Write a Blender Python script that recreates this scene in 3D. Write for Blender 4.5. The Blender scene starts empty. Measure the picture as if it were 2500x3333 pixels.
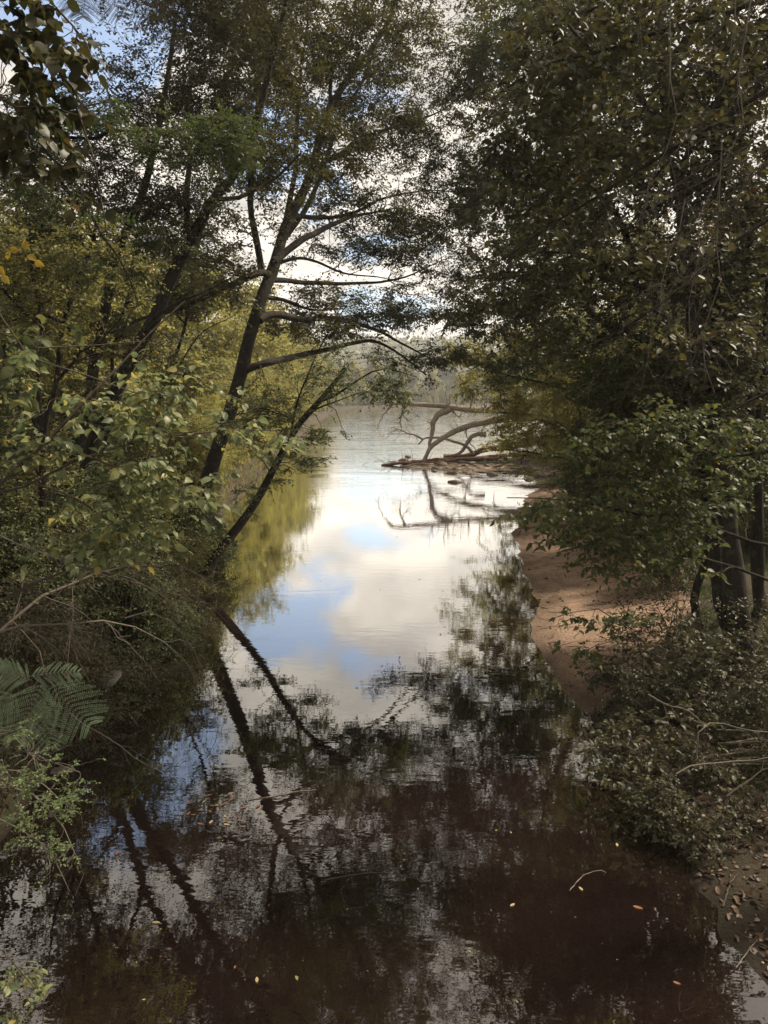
import bpy, math, numpy as np
from mathutils import Vector
Q = 1.0                                     # overall leaf amount
rng = np.random.default_rng(11)
SC = bpy.context.scene
COL = SC.collection
PI = math.pi

# ------------------------------------------------------------------ camera
CAM = np.array([0.0, 0.0, 4.5]); FPX = 739.0; TH = math.radians(8.85); S = 768/1659
cd = bpy.data.cameras.new('camera'); cam = bpy.data.objects.new('camera', cd); COL.objects.link(cam)
cam.location = CAM; cam.rotation_euler = (PI/2-TH, 0, 0)
cd.sensor_fit = 'VERTICAL'; cd.sensor_height = 24; cd.lens = FPX/1024*24
cd.clip_start = 0.05; cd.clip_end = 6000
SC.camera = cam
SC.cycles.max_bounces = 6; SC.cycles.diffuse_bounces = 3; SC.cycles.glossy_bounces = 3
SC.cycles.transmission_bounces = 4; SC.cycles.transparent_max_bounces = 6
SC.cycles.volume_bounces = 0
SC.cycles.use_denoising = True; SC.cycles.use_adaptive_sampling = True; SC.cycles.adaptive_threshold = .015
SC.view_settings.view_transform = 'Standard'; SC.view_settings.look = 'None'
SC.view_settings.exposure = 0.74; SC.view_settings.gamma = 1.0

def pix(px, py, Y):
    """a point of the place: sight line of the photo taken to forward distance Y (metres)"""
    u = (px*S-384)/FPX; v = (512-py*S)/FPX
    d = np.array([u, math.cos(TH)+v*math.sin(TH), -math.sin(TH)+v*math.cos(TH)])
    return CAM + d*(Y/d[1])
def gpix(px, py, z=0.0):
    u = (px*S-384)/FPX; v = (512-py*S)/FPX
    d = np.array([u, math.cos(TH)+v*math.sin(TH), -math.sin(TH)+v*math.cos(TH)])
    return CAM + d*((z-CAM[2])/d[2])
def nrm(a):
    return a/np.maximum(np.linalg.norm(a, axis=-1, keepdims=True), 1e-9)

# ------------------------------------------------------------------ terrain
LEFT_PX = [(-700,2500),(-260,2150),(-170,2010),(-80,1930),(0,1830),(85,1700),(165,1590),(235,1500),(305,1425),(345,1345),(395,1295),(440,1225),(500,1200),
           (512,1180),(490,1140),(475,1100),(520,1065),(560,1035),(605,990),(645,950),(690,912),(712,893),(722,886)]
FAR_PX = [(800,883.5),(860,881),(960,878),(1060,877)]
RIGHT_PX = [(1105,879),(1180,889),(1260,905),(1340,930),(1400,962),(1300,980),(1150,988),(1000,996),(900,1002),(850,1008),(905,1013),(1000,1016),(1100,1020),
            (1200,1030),(1230,1042),(1180,1052),(1140,1070),(1118,1110),(1112,1150),(1128,1200),(1143,1250),(1152,1300),(1155,1370),
            (1170,1425),(1215,1490),(1270,1540),(1300,1600),(1350,1680),(1415,1755),(1462,1810),(1500,1860),(1492,1910),(1560,1965),(1548,2020),(1600,2060),(1690,2160),(1950,2500)]
poly = [gpix(x, y)[:2] for x, y in LEFT_PX+FAR_PX+RIGHT_PX]
nL, nF, nR = len(LEFT_PX), len(FAR_PX), len(RIGHT_PX)
poly = [np.array([poly[0][0]-3, -25.0])] + poly + [np.array([poly[-1][0]+3, -25.0])]
poly = np.array(poly)
side = np.array([0]*(nL+1) + [2]*nF + [1]*(nR+1))   # side of each polygon vertex
def smooth(t):
    t = np.clip(t, 0, 1); return t*t*(3-2*t)
_ph = rng.uniform(0, 6.28, (40,)); _an = rng.uniform(0, 6.28, (40,))
def fbm(x, y, f0=0.3, n=5):
    r = np.zeros_like(x); a = 1.0; f = f0; k = 0
    for o in range(n):
        for j in range(4):
            t = _an[k % 40]; r = r + a*np.sin(f*(x*math.cos(t)+y*math.sin(t))+_ph[k % 40])*0.5
            k += 1
        a *= 0.55; f *= 1.9
    return r*0.5
def dist_water(x, y):
    """signed distance (positive on land) and side index"""
    x = np.asarray(x, float); y = np.asarray(y, float)
    best = np.full(x.shape, 1e9); sd = np.zeros(x.shape, int); inside = np.zeros(x.shape, bool)
    n = len(poly)
    for i in range(n):
        a = poly[i]; b = poly[(i+1) % n]
        ab = b-a; L2 = max(ab@ab, 1e-9)
        t = np.clip(((x-a[0])*ab[0]+(y-a[1])*ab[1])/L2, 0, 1)
        d = np.hypot(x-a[0]-t*ab[0], y-a[1]-t*ab[1])
        m = d < best
        best = np.where(m, d, best); sd = np.where(m, side[i], sd)
        c = ((a[1] > y) != (b[1] > y)) & (x < (b[0]-a[0])*(y-a[1])/((b[1]-a[1]) if abs(b[1]-a[1]) > 1e-9 else 1e-9)+a[0])
        inside ^= c
    return np.where(inside, -best, best), sd
def height(x, y):
    x = np.asarray(x, float); y = np.asarray(y, float)
    d, sd = dist_water(x, y)
    d = d + 0.11*fbm(x, y, 1.7, 5)*np.clip(y/12, .5, 3)
    land = np.maximum(d, 0)
    hl = 0.95*smooth(land/0.8)+0.045*np.minimum(land, 25)+0.12*fbm(x, y, .5, 4)*smooth(land/2)
    bar = smooth((y-36)/4)
    bx = smooth((x-poly[nL+nF+5][0]*0)/1.0)
    hr_near = 0.075*np.minimum(land, 3)+0.30*smooth((land-2.0)/2.5)+0.025*np.minimum(land, 30)+0.04*fbm(x, y, 1.3, 4)*smooth(land/.4)+0.022*fbm(x, y, 7.0, 3)*smooth(land/.3)
    hr_bar = 0.16*smooth(land/1.2)+0.03*np.minimum(land, 60)+0.06*fbm(x, y, 1.0, 4)
    hr = hr_near*(1-bar)+hr_bar*bar
    hf = 0.9*smooth(land/4)+0.02*np.minimum(land, 200)
    h = np.where(sd == 0, hl, np.where(sd == 1, hr, hf))
    w = np.minimum(d, 0)
    bedl = np.maximum(0.55*w, -0.5+0.05*w); bedr = np.maximum(0.10*w, -0.9)
    bed = np.maximum(np.where(sd == 1, bedr, bedl), -1.1)
    return np.where(d > 0, h, bed)
def H(x, y):
    return float(height(np.array([x]), np.array([y]))[0])

# ------------------------------------------------------------------ mesh helpers
def mesh_quads(name, V, F, mats, attr=None, smooth_=False, attr2=None):
    V = np.asarray(V, np.float32); F = np.asarray(F, np.int32)
    me = bpy.data.meshes.new(name)
    me.vertices.add(len(V)); me.vertices.foreach_set('co', V.ravel())
    k = F.shape[1]
    me.loops.add(F.size); me.loops.foreach_set('vertex_index', F.ravel())
    me.polygons.add(len(F)); me.polygons.foreach_set('loop_start', np.arange(0, F.size, k, dtype=np.int32))
    if smooth_: me.polygons.foreach_set('use_smooth', np.ones(len(F), bool))
    me.update(calc_edges=True)
    if attr is not None:
        a = me.attributes.new('var', 'FLOAT', 'FACE'); a.data.foreach_set('value', np.asarray(attr, np.float32))
    for m in (mats if isinstance(mats, (list, tuple)) else [mats]): me.materials.append(m)
    return me
def link(name, data, parent=None):
    o = bpy.data.objects.new(name, data); COL.objects.link(o)
    if parent is not None: o.parent = parent
    return o
def tag(o, label=None, cat=None, group=None, kind=None):
    if label: o['label'] = label
    if cat: o['category'] = cat
    if group: o['group'] = group
    if kind: o['kind'] = kind
    return o
def empty(name, loc, label=None, cat=None, group=None):
    o = bpy.data.objects.new(name, None); COL.objects.link(o); o.location = [float(c) for c in loc]
    o.empty_display_size = 0.2
    return tag(o, label, cat, group)

class Geo:
    """collects quads"""
    def __init__(s): s.V = []; s.F = []; s.A = []; s.n = 0
    def add(s, V, F, A=None):
        V = np.asarray(V).reshape(-1, 3); F = np.asarray(F)
        s.V.append(V); s.F.append(F+s.n); s.n += len(V)
        s.A.append(np.full(len(F), .5) if A is None else np.asarray(A))
    def mesh(s, name, mat, base=(0, 0, 0), smooth_=False):
        return mesh_quads(name, np.concatenate(s.V)-np.asarray(base), np.concatenate(s.F), mat, np.concatenate(s.A), smooth_)
    def obj(s, name, mat, parent=None, smooth_=True):
        base = np.array(parent.matrix_basis.translation) if parent is not None else np.zeros(3)
        if parent is not None: base = np.array(parent.location)
        return link(name, s.mesh(name, mat, base, smooth_), parent)
def catmull(P, n):
    P = np.asarray(P, float)
    if len(P) == 2: return P[0]+(P[1]-P[0])*np.linspace(0, 1, n)[:, None]
    Q_ = np.vstack([2*P[0]-P[1], P, 2*P[-1]-P[-2]])
    d = np.r_[0, np.cumsum(np.linalg.norm(np.diff(P, axis=0), axis=1))]
    t = np.linspace(0, d[-1], n); out = np.zeros((n, P.shape[1]))
    for k, tt in enumerate(t):
        i = min(max(np.searchsorted(d, tt)-1, 0), len(P)-2)
        u = (tt-d[i])/max(d[i+1]-d[i], 1e-9)
        p0, p1, p2, p3 = Q_[i], Q_[i+1], Q_[i+2], Q_[i+3]
        out[k] = 0.5*(2*p1+(p2-p0)*u+(2*p0-5*p1+4*p2-p3)*u*u+(3*p1-p0-3*p2+p3)*u**3)
    return out
def tubes(geo, P, R, sides=4, knobs=0.0, var=None):
    """P (M,k,3) centre lines, R (M,k) radii, all tubes alike"""
    P = np.asarray(P, float); R = np.asarray(R, float)
    if P.ndim == 2: P = P[None]; R = R[None]
    M, k, _ = P.shape
    T = np.empty_like(P); T[:, 1:-1] = P[:, 2:]-P[:, :-2]; T[:, 0] = P[:, 1]-P[:, 0]; T[:, -1] = P[:, -1]-P[:, -2]
    T = nrm(T)
    ref = np.where(np.abs(T[:, :1, 2:3]) > 0.85, np.array([1., 0, 0]), np.array([0, 0, 1.]))
    ref = np.broadcast_to(ref, T.shape)
    A = nrm(np.cross(T, ref)); B = np.cross(T, A)
    th = np.arange(sides)/sides*2*PI
    r = R[:, :, None]*np.ones(sides)
    if knobs: r = r*(1+knobs*rng.normal(size=r.shape))
    ring = P[:, :, None, :]+r[..., None]*(np.cos(th)[None, None, :, None]*A[:, :, None, :]+np.sin(th)[None, None, :, None]*B[:, :, None, :])
    V = ring.reshape(-1, 3)
    i = np.arange(M)[:, None, None]*k*sides; j = np.arange(k-1)[None, :, None]*sides; s_ = np.arange(sides)[None, None, :]
    s2 = (s_+1) % sides
    F = np.stack([i+j+s_, i+j+s2, i+j+sides+s2, i+j+sides+s_], -1).reshape(-1, 4)
    geo.add(V, F, None if var is None else np.repeat(var, (k-1)*sides))

LEAFT = {   # u along, v across, w up ; quads
 'diamond': (np.array([(0, 0, 0), (.5, .5, 0), (1, 0, 0), (.5, -.5, 0)]), [(0, 1, 2, 3)]),
 'spatula': (np.array([(0, 0, 0), (.72, .5, .04), (1, 0, -.03), (.72, -.5, .04)]), [(0, 1, 2, 3)]),
 'ovate': (np.array([(0, 0, 0), (1.0, 0, -.12), (.22, .42, .05), (.62, .44, .05), (.62, -.44, .05), (.22, -.42, .05)]), [(0, 2, 3, 1), (0, 1, 4, 5)]),
 'broad': (np.array([(0, 0, 0), (.35, 0, .0), (.7, 0, -.04), (1.0, 0, -.16), (.1, .36, .05), (.38, .52, .08), (.72, .34, .02), (.1, -.36, .05), (.38, -.52, .08), (.72, -.34, .02)]),
           [(0, 4, 5, 1), (1, 5, 6, 2), (2, 6, 3, 3), (0, 1, 8, 7), (1, 2, 9, 8), (2, 3, 3, 9)]),
 'blade': (np.array([(0, -.5, 0), (0, .5, 0), (.55, .38, .05), (1, 0, -.1)]), [(0, 1, 2, 3)]),
}
_st = [(.0, .05, 0), (.16, .36, .04), (.42, .5, .06), (.74, .3, .02), (1.0, .03, -.14)]
LEAFT['broad'] = (np.array([(u, 0, z-.05) for u, w, z in _st]+[(u, w, z) for u, w, z in _st]+[(u, -w, z) for u, w, z in _st]),
                  [(i, 5+i, 6+i, i+1) for i in range(4)]+[(i, i+1, 11+i, 10+i) for i in range(4)])
def leaves(geo, P, D, N, L, W, kind='diamond', var=None):
    T, Fs = LEAFT[kind]
    D = nrm(D); N = nrm(N-D*np.sum(N*D, -1, keepdims=True)); B = np.cross(N, D)
    L = np.broadcast_to(L, (len(P),)); W = np.broadcast_to(W, (len(P),))
    V = P[:, None, :]+T[None, :, 0, None]*D[:, None, :]*L[:, None, None]+T[None, :, 1, None]*B[:, None, :]*W[:, None, None]+T[None, :, 2, None]*N[:, None, :]*L[:, None, None]
    F = (np.arange(len(P))[:, None, None]*len(T)+np.array(Fs)[None]).reshape(-1, 4)
    if var is None: var = rng.random(len(P))
    geo.add(V, F, np.repeat(var, len(Fs)))

# ------------------------------------------------------------------ materials
def mat(name):
    m = bpy.data.materials.new(name); m.use_nodes = True; nt = m.node_tree; nt.nodes.clear()
    out = nt.nodes.new('ShaderNodeOutputMaterial'); return m, nt, nt.nodes, nt.links, out
def ramp(nodes, stops, interp='LINEAR'):
    r = nodes.new('ShaderNodeValToRGB'); cr = r.color_ramp; cr.interpolation = interp
    while len(cr.elements) < len(stops): cr.elements.new(.5)
    for e, (p, c) in zip(cr.elements, stops): e.position = p; e.color = (*c, 1)
    return r
def noise(nodes, links, scale, detail=4, vec=None, rough=.55):
    n = nodes.new('ShaderNodeTexNoise'); n.inputs['Scale'].default_value = scale; n.inputs['Detail'].default_value = detail; n.inputs['Roughness'].default_value = rough
    if vec is not None: links.new(vec, n.inputs['Vector'])
    return n
def leaf_mat(name, stops, trans=.35, rough=.5, spec=.4):
    m, nt, N, L, out = mat(name)
    a = N.new('ShaderNodeAttribute'); a.attribute_name = 'var'
    r = ramp(N, stops); L.new(a.outputs['Fac'], r.inputs[0])
    p = N.new('ShaderNodeBsdfPrincipled'); p.inputs['Roughness'].default_value = rough; p.inputs['Specular IOR Level'].default_value = spec
    L.new(r.outputs[0], p.inputs['Base Color'])
    t = N.new('ShaderNodeBsdfTranslucent')
    hs = N.new('ShaderNodeHueSaturation'); hs.inputs['Saturation'].default_value = 1.15; hs.inputs['Value'].default_value = 1.5
    L.new(r.outputs[0], hs.inputs['Color']); L.new(hs.outputs[0], t.inputs[0])
    mx = N.new('ShaderNodeMixShader'); mx.inputs[0].default_value = trans
    L.new(p.outputs[0], mx.inputs[1]); L.new(t.outputs[0], mx.inputs[2]); L.new(mx.outputs[0], out.inputs[0])
    return m
def bark_mat(name, c1, c2, scale=6, bump=.4, c3=None):
    m, nt, N, L, out = mat(name)
    tc = N.new('ShaderNodeTexCoord'); mp = N.new('ShaderNodeMapping'); mp.inputs['Scale'].default_value = (1, 1, .25); L.new(tc.outputs['Object'], mp.inputs[0])
    n = noise(N, L, scale*3, 6, mp.outputs[0], .7); r = ramp(N, [(.3, c1), (.68, c2)]); L.new(n.outputs['Fac'], r.inputs[0])
    col = r.outputs[0]
    if c3:
        n2 = noise(N, L, 5, 5, tc.outputs['Object'], .7); r2 = ramp(N, [(.54, (0, 0, 0)), (.62, (1, 1, 1))]); L.new(n2.outputs['Fac'], r2.inputs[0])
        mx = N.new('ShaderNodeMix'); mx.data_type = 'RGBA'; L.new(r2.outputs[0], mx.inputs[0]); L.new(col, mx.inputs[6]); mx.inputs[7].default_value = (*c3, 1); col = mx.outputs[2]
    p = N.new('ShaderNodeBsdfPrincipled'); p.inputs['Roughness'].default_value = .85; p.inputs['Specular IOR Level'].default_value = .2
    L.new(col, p.inputs['Base Color'])
    b = N.new('ShaderNodeBump'); b.inputs['Strength'].default_value = bump; b.inputs['Distance'].default_value = .03
    L.new(n.outputs['Fac'], b.inputs['Height']); L.new(b.outputs[0], p.inputs['Normal']); L.new(p.outputs[0], out.inputs[0])
    return m
M_OAK = leaf_mat('oak_leaf', [(0, (.038, .040, .016)), (.5, (.062, .062, .020)), (.9, (.10, .086, .022)), (1, (.16, .09, .03))], .35)
M_DARK = leaf_mat('dark_leaf', [(0, (.034, .034, .018)), (.6, (.056, .055, .024)), (.93, (.085, .074, .026)), (1, (.15, .075, .03))], .32)
M_GREEN = leaf_mat('green_leaf', [(0, (.050, .064, .026)), (.5, (.080, .098, .040)), (.9, (.13, .13, .05)), (1, (.22, .16, .04))], .4)
M_FRESH = leaf_mat('fresh_leaf', [(0, (.10, .13, .065)), (.45, (.17, .20, .10)), (.75, (.25, .26, .12)), (.93, (.36, .30, .10)), (1, (.38, .24, .06))], .42, .45)
M_YEL = leaf_mat('autumn_leaf', [(0, (.12, .125, .045)), (.4, (.21, .205, .075)), (.75, (.33, .30, .10)), (.93, (.42, .34, .10)), (1, (.32, .18, .06))], .45)
M_YEL2 = leaf_mat('autumn_leaf_olive', [(0, (.10, .11, .045)), (.5, (.17, .17, .065)), (.85, (.25, .23, .08)), (1, (.32, .2, .07))], .42)
M_MIM = leaf_mat('mimosa_leaflet', [(0, (.11, .17, .10)), (1, (.18, .25, .15))], .4)
M_LOC = leaf_mat('locust_leaflet', [(0, (.045, .066, .022)), (1, (.080, .104, .034))], .4)
M_SMALL = leaf_mat('small_leaf', [(0, (.07, .11, .045)), (.8, (.15, .20, .08)), (1, (.24, .24, .08))], .35)
M_BROWN = leaf_mat('brown_leaf', [(0, (.07, .035, .02)), (.6, (.14, .07, .03)), (1, (.24, .14, .05))], .3)
M_GOLD = leaf_mat('golden_leaf', [(0, (.32, .22, .04)), (1, (.40, .31, .07))], .45)
M_VINE = leaf_mat('vine_leaf', [(0, (.032, .036, .016)), (.6, (.052, .052, .020)), (.9, (.085, .068, .022)), (1, (.08, .04, .02))], .3)
M_FAR = leaf_mat('far_leaf', [(0, (.06, .085, .035)), (.6, (.10, .13, .045)), (1, (.19, .18, .05))], .35)
M_GRASS = leaf_mat('grass_blade', [(0, (.04, .07, .018)), (.7, (.075, .11, .03)), (1, (.15, .15, .05))], .4)
M_LITTER = leaf_mat('litter_leaf', [(0, (.035, .022, .016)), (.55, (.085, .048, .032)), (.9, (.16, .10, .06)), (1, (.30, .20, .12))], .1)
B_DARK = bark_mat('dark_bark', (.013, .010, .009), (.046, .035, .029), 5, .9, (.060, .064, .044))
B_TWIG = bark_mat('twig_bark', (.045, .035, .028), (.11, .09, .072), 14, .2)
B_PALE = bark_mat('pale_twig_bark', (.09, .076, .064), (.20, .175, .145), 14, .2)
B_DEAD = bark_mat('dead_wood', (.13, .10, .08), (.34, .29, .24), 5, .5)
B_WET = bark_mat('wet_driftwood', (.05, .028, .02), (.15, .085, .06), 5, .5)
def rock_mat(name, c1, c2):
    m, nt, N, L, out = mat(name); tc = N.new('ShaderNodeTexCoord')
    n = noise(N, L, 7, 8, tc.outputs['Object'], .65); r = ramp(N, [(.3, c1), (.7, c2)]); L.new(n.outputs['Fac'], r.inputs[0])
    p = N.new('ShaderNodeBsdfPrincipled'); p.inputs['Roughness'].default_value = .8; L.new(r.outputs[0], p.inputs['Base Color'])
    b = N.new('ShaderNodeBump'); b.inputs['Strength'].default_value = .5; b.inputs['Distance'].default_value = .04; L.new(n.outputs['Fac'], b.inputs['Height']); L.new(b.outputs[0], p.inputs['Normal'])
    L.new(p.outputs[0], out.inputs[0]); return m
M_ROCK = rock_mat('river_rock', (.06, .045, .036), (.18, .145, .115))
M_SLATE = rock_mat('grey_slab_rock', (.08, .07, .06), (.17, .15, .13))

# ------------------------------------------------------------------ ground sheet
def axis(a, b, step, far, grow=1.13):
    c = list(np.arange(a, b+1e-6, step)); s = step
    while c[-1] < far: s *= grow; c.append(c[-1]+s)
    s = step; lo = [c[0]]
    while lo[-1] > -far*(1 if a < 0 else 1): s *= grow; lo.append(lo[-1]-s)
    return np.array(lo[1:][::-1]+c)
xs = axis(-9, 11, .11, 2600); ys = axis(3.2, 28, .12, 2600, 1.06); ys = ys[ys > -60]
X, Y = np.meshgrid(xs, ys); Z = height(X.ravel(), Y.ravel()).reshape(X.shape)
nx, ny = len(xs), len(ys)
idx = np.arange(nx*ny).reshape(ny, nx)
F = np.stack([idx[:-1, :-1], idx[:-1, 1:], idx[1:, 1:], idx[1:, :-1]], -1).reshape(-1, 4)
m, nt, N, L, out = mat('bank_soil')
tc = N.new('ShaderNodeTexCoord')
at = N.new('ShaderNodeAttribute'); at.attribute_name = 'sand'
n1 = noise(N, L, 2.2, 8, tc.outputs['Object'], .65); n2 = noise(N, L, 22, 6, tc.outputs['Object'], .7)
r1 = ramp(N, [(.3, (.034, .026, .017)), (.7, (.078, .062, .038))]); L.new(n2.outputs['Fac'], r1.inputs[0])
r2 = ramp(N, [(.25, (.25, .165, .115)), (.5, (.39, .265, .185)), (.75, (.49, .35, .25))]); L.new(n1.outputs['Fac'], r2.inputs[0])
r2b = ramp(N, [(.36, (.38, .34, .33)), (.56, (1, 1, 1))]); L.new(n2.outputs['Fac'], r2b.inputs[0])
mm = N.new('ShaderNodeMix'); mm.data_type = 'RGBA'; mm.blend_type = 'MULTIPLY'; mm.inputs[0].default_value = .8; L.new(r2.outputs[0], mm.inputs[6]); L.new(r2b.outputs[0], mm.inputs[7])
ad = N.new('ShaderNodeMath'); ad.operation = 'ADD'; L.new(at.outputs['Fac'], ad.inputs[0])
sc_ = N.new('ShaderNodeMath'); sc_.operation = 'MULTIPLY_ADD'; sc_.inputs[1].default_value = 1.0; sc_.inputs[2].default_value = -.5; L.new(n1.outputs['Fac'], sc_.inputs[0]); L.new(sc_.outputs[0], ad.inputs[1])
cl = ramp(N, [(.4, (0, 0, 0)), (.6, (1, 1, 1))]); L.new(ad.outputs[0], cl.inputs[0])
mx = N.new('ShaderNodeMix'); mx.data_type = 'RGBA'; L.new(cl.outputs[0], mx.inputs[0]); L.new(r1.outputs[0], mx.inputs[6]); L.new(mm.outputs[2], mx.inputs[7])
p = N.new('ShaderNodeBsdfPrincipled'); p.inputs['Roughness'].default_value = .9; p.inputs['Specular IOR Level'].default_value = .25; 
gp = N.new('ShaderNodeNewGeometry'); sg = N.new('ShaderNodeSeparateXYZ'); L.new(gp.outputs['Position'], sg.inputs[0])
wr = N.new('ShaderNodeMapRange'); L.new(sg.outputs['Z'], wr.inputs[0]); wr.inputs[1].default_value = .01; wr.inputs[2].default_value = .07; wr.inputs[3].default_value = .55; wr.inputs[4].default_value = 1
wm = N.new('ShaderNodeVectorMath'); wm.operation = 'SCALE'; L.new(mx.outputs[2], wm.inputs[0]); L.new(wr.outputs[0], wm.inputs['Scale']); L.new(wm.outputs[0], p.inputs['Base Color'])
b = N.new('ShaderNodeBump'); b.inputs['Strength'].default_value = 1.0; b.inputs['Distance'].default_value = .05; L.new(n2.outputs['Fac'], b.inputs['Height']); L.new(b.outputs[0], p.inputs['Normal']); L.new(p.outputs[0], out.inputs[0])
M_GROUND = m
me = mesh_quads('ground', np.stack([X.ravel(), Y.ravel(), Z.ravel()], -1), F, M_GROUND, smooth_=True)
dd, ss = dist_water(X.ravel(), Y.ravel())
def beach_band(x, y):      # sandy beach: a strip by the right shore and the river bar
    d, s = dist_water(x, y)
    wid = np.interp(y, [0, 9, 10.5, 12, 14, 20, 27, 34, 60, 200], [-1, -1, .5, 1.8, 3.0, 4.6, 4.0, 3, 3, 3])
    return np.where(s == 1, np.clip(.5+(wid-d)/1.0, 0, 1), 0)*(d > -8)*np.where(d < 0, np.interp(y, [8, 11], [.3, 1]), 1)
sa = beach_band(X.ravel(), Y.ravel())*np.where(Y.ravel() > 38, .45, 1)
a = me.attributes.new('sand', 'FLOAT', 'POINT'); a.data.foreach_set('value', sa.astype(np.float32))
tag(link('ground', me), kind='structure')

# ------------------------------------------------------------------ water
m, nt, N, L, out = mat('river_water')
tc = N.new('ShaderNodeTexCoord')
geo_ = N.new('ShaderNodeNewGeometry'); sep = N.new('ShaderNodeSeparateXYZ'); L.new(geo_.outputs['Position'], sep.inputs[0])
def maprange(v, a, b_, c, d):
    mr = N.new('ShaderNodeMapRange'); L.new(v, mr.inputs[0]); mr.inputs[1].default_value = a; mr.inputs[2].default_value = b_; mr.inputs[3].default_value = c; mr.inputs[4].default_value = d; return mr.outputs[0]
mp = N.new('ShaderNodeMapping'); mp.inputs['Scale'].default_value = (.55, 1.6, 1); L.new(tc.outputs['Object'], mp.inputs[0])
w1 = noise(N, L, 2.4, 3, mp.outputs[0], .5)
mp2 = N.new('ShaderNodeMapping'); mp2.inputs['Scale'].default_value = (.8, 1.6, 1); mp2.inputs['Rotation'].default_value = (0, 0, .5); L.new(tc.outputs['Object'], mp2.inputs[0])
w2 = noise(N, L, 5.5, 2, mp2.outputs[0], .5)
w3 = noise(N, L, .35, 3, mp.outputs[0], .6)
gust = ramp(N, [(.42, (.15, .15, .15)), (.62, (1, 1, 1))]); L.new(w3.outputs['Fac'], gust.inputs[0])
amp = maprange(sep.outputs['Y'], 28, 75, 0.04, 1.0)
am = N.new('ShaderNodeMath'); am.operation = 'MULTIPLY'; L.new(amp, am.inputs[0]); L.new(gust.outputs[0], am.inputs[1])
b1 = N.new('ShaderNodeBump'); b1.inputs['Distance'].default_value = .05; L.new(am.outputs[0], b1.inputs['Strength']); L.new(w1.outputs['Fac'], b1.inputs['Height'])
b2 = N.new('ShaderNodeBump'); b2.inputs['Distance'].default_value = .012; b2.inputs['Strength'].default_value = .055; L.new(w2.outputs['Fac'], b2.inputs['Height']); L.new(b1.outputs[0], b2.inputs['Normal'])
gl = N.new('ShaderNodeBsdfGlossy'); gl.inputs['Roughness'].default_value = .012; gl.inputs['Color'].default_value = (1, .99, .97, 1); L.new(b2.outputs[0], gl.inputs['Normal'])
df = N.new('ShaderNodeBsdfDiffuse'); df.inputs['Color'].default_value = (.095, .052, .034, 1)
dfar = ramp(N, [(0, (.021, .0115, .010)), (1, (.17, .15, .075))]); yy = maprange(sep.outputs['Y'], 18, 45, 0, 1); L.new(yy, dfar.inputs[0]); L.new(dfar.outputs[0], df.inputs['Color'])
tr = N.new('ShaderNodeBsdfTransparent'); tr.inputs[0].default_value = (.27, .165, .125, 1)
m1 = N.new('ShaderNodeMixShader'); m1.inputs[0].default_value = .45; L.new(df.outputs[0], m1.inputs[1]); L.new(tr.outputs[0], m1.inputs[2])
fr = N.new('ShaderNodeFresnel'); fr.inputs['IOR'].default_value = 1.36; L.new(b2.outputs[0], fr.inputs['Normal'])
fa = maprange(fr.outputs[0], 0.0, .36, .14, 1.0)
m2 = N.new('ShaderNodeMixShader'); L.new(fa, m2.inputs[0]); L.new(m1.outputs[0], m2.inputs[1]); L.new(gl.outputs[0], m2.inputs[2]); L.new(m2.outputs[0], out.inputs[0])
M_WATER = m
W = np.array([(-900, -30, 0), (900, -30, 0), (900, 1500, 0), (-900, 1500, 0)])
tag(link('water', mesh_quads('water', W, [(0, 1, 2, 3)], M_WATER)), kind='structure')

# ------------------------------------------------------------------ sky
wd = bpy.data.worlds.new('World'); SC.world = wd; wd.use_nodes = True; nt = wd.node_tree; N = nt.nodes; L = nt.links; N.clear()
SUN_EL = math.radians(50); SUN_AZ = math.radians(68)     # azimuth to the right of the view direction (+Y)
out = N.new('ShaderNodeOutputWorld'); sky = N.new('ShaderNodeTexSky'); sky.sky_type = 'NISHITA'; sky.sun_disc = False
sky.sun_elevation = SUN_EL; sky.sun_rotation = SUN_AZ
bg = N.new('ShaderNodeBackground'); bg.inputs[1].default_value = .14; 
skt = N.new('ShaderNodeHueSaturation'); skt.inputs['Saturation'].default_value = .85; L.new(sky.outputs[0], skt.inputs['Color']); L.new(skt.outputs[0], bg.inputs[0])
tc = N.new('ShaderNodeTexCoord'); sp = N.new('ShaderNodeSeparateXYZ'); L.new(tc.outputs['Generated'], sp.inputs[0])
def mth(op, a, b_=None, c=None):
    n = N.new('ShaderNodeMath'); n.operation = op
    for i, v in enumerate((a, b_, c)):
        if v is None: continue
        if isinstance(v, (int, float)): n.inputs[i].default_value = v
        else: L.new(v, n.inputs[i])
    return n.outputs[0]
zc = mth('ADD', mth('MAXIMUM', sp.outputs['Z'], 0.0), .16)
cx = mth('DIVIDE', sp.outputs['X'], zc); cy = mth('DIVIDE', sp.outputs['Y'], zc)
cb = N.new('ShaderNodeCombineXYZ'); L.new(cx, cb.inputs[0]); L.new(cy, cb.inputs[1])
cn = noise(N, L, 1.5, 10, cb.outputs[0], .60); cn.inputs['Distortion'].default_value = .25
cn2 = noise(N, L, 3.0, 7, cb.outputs[0], .6)
val = cn.outputs['Fac']
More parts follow.
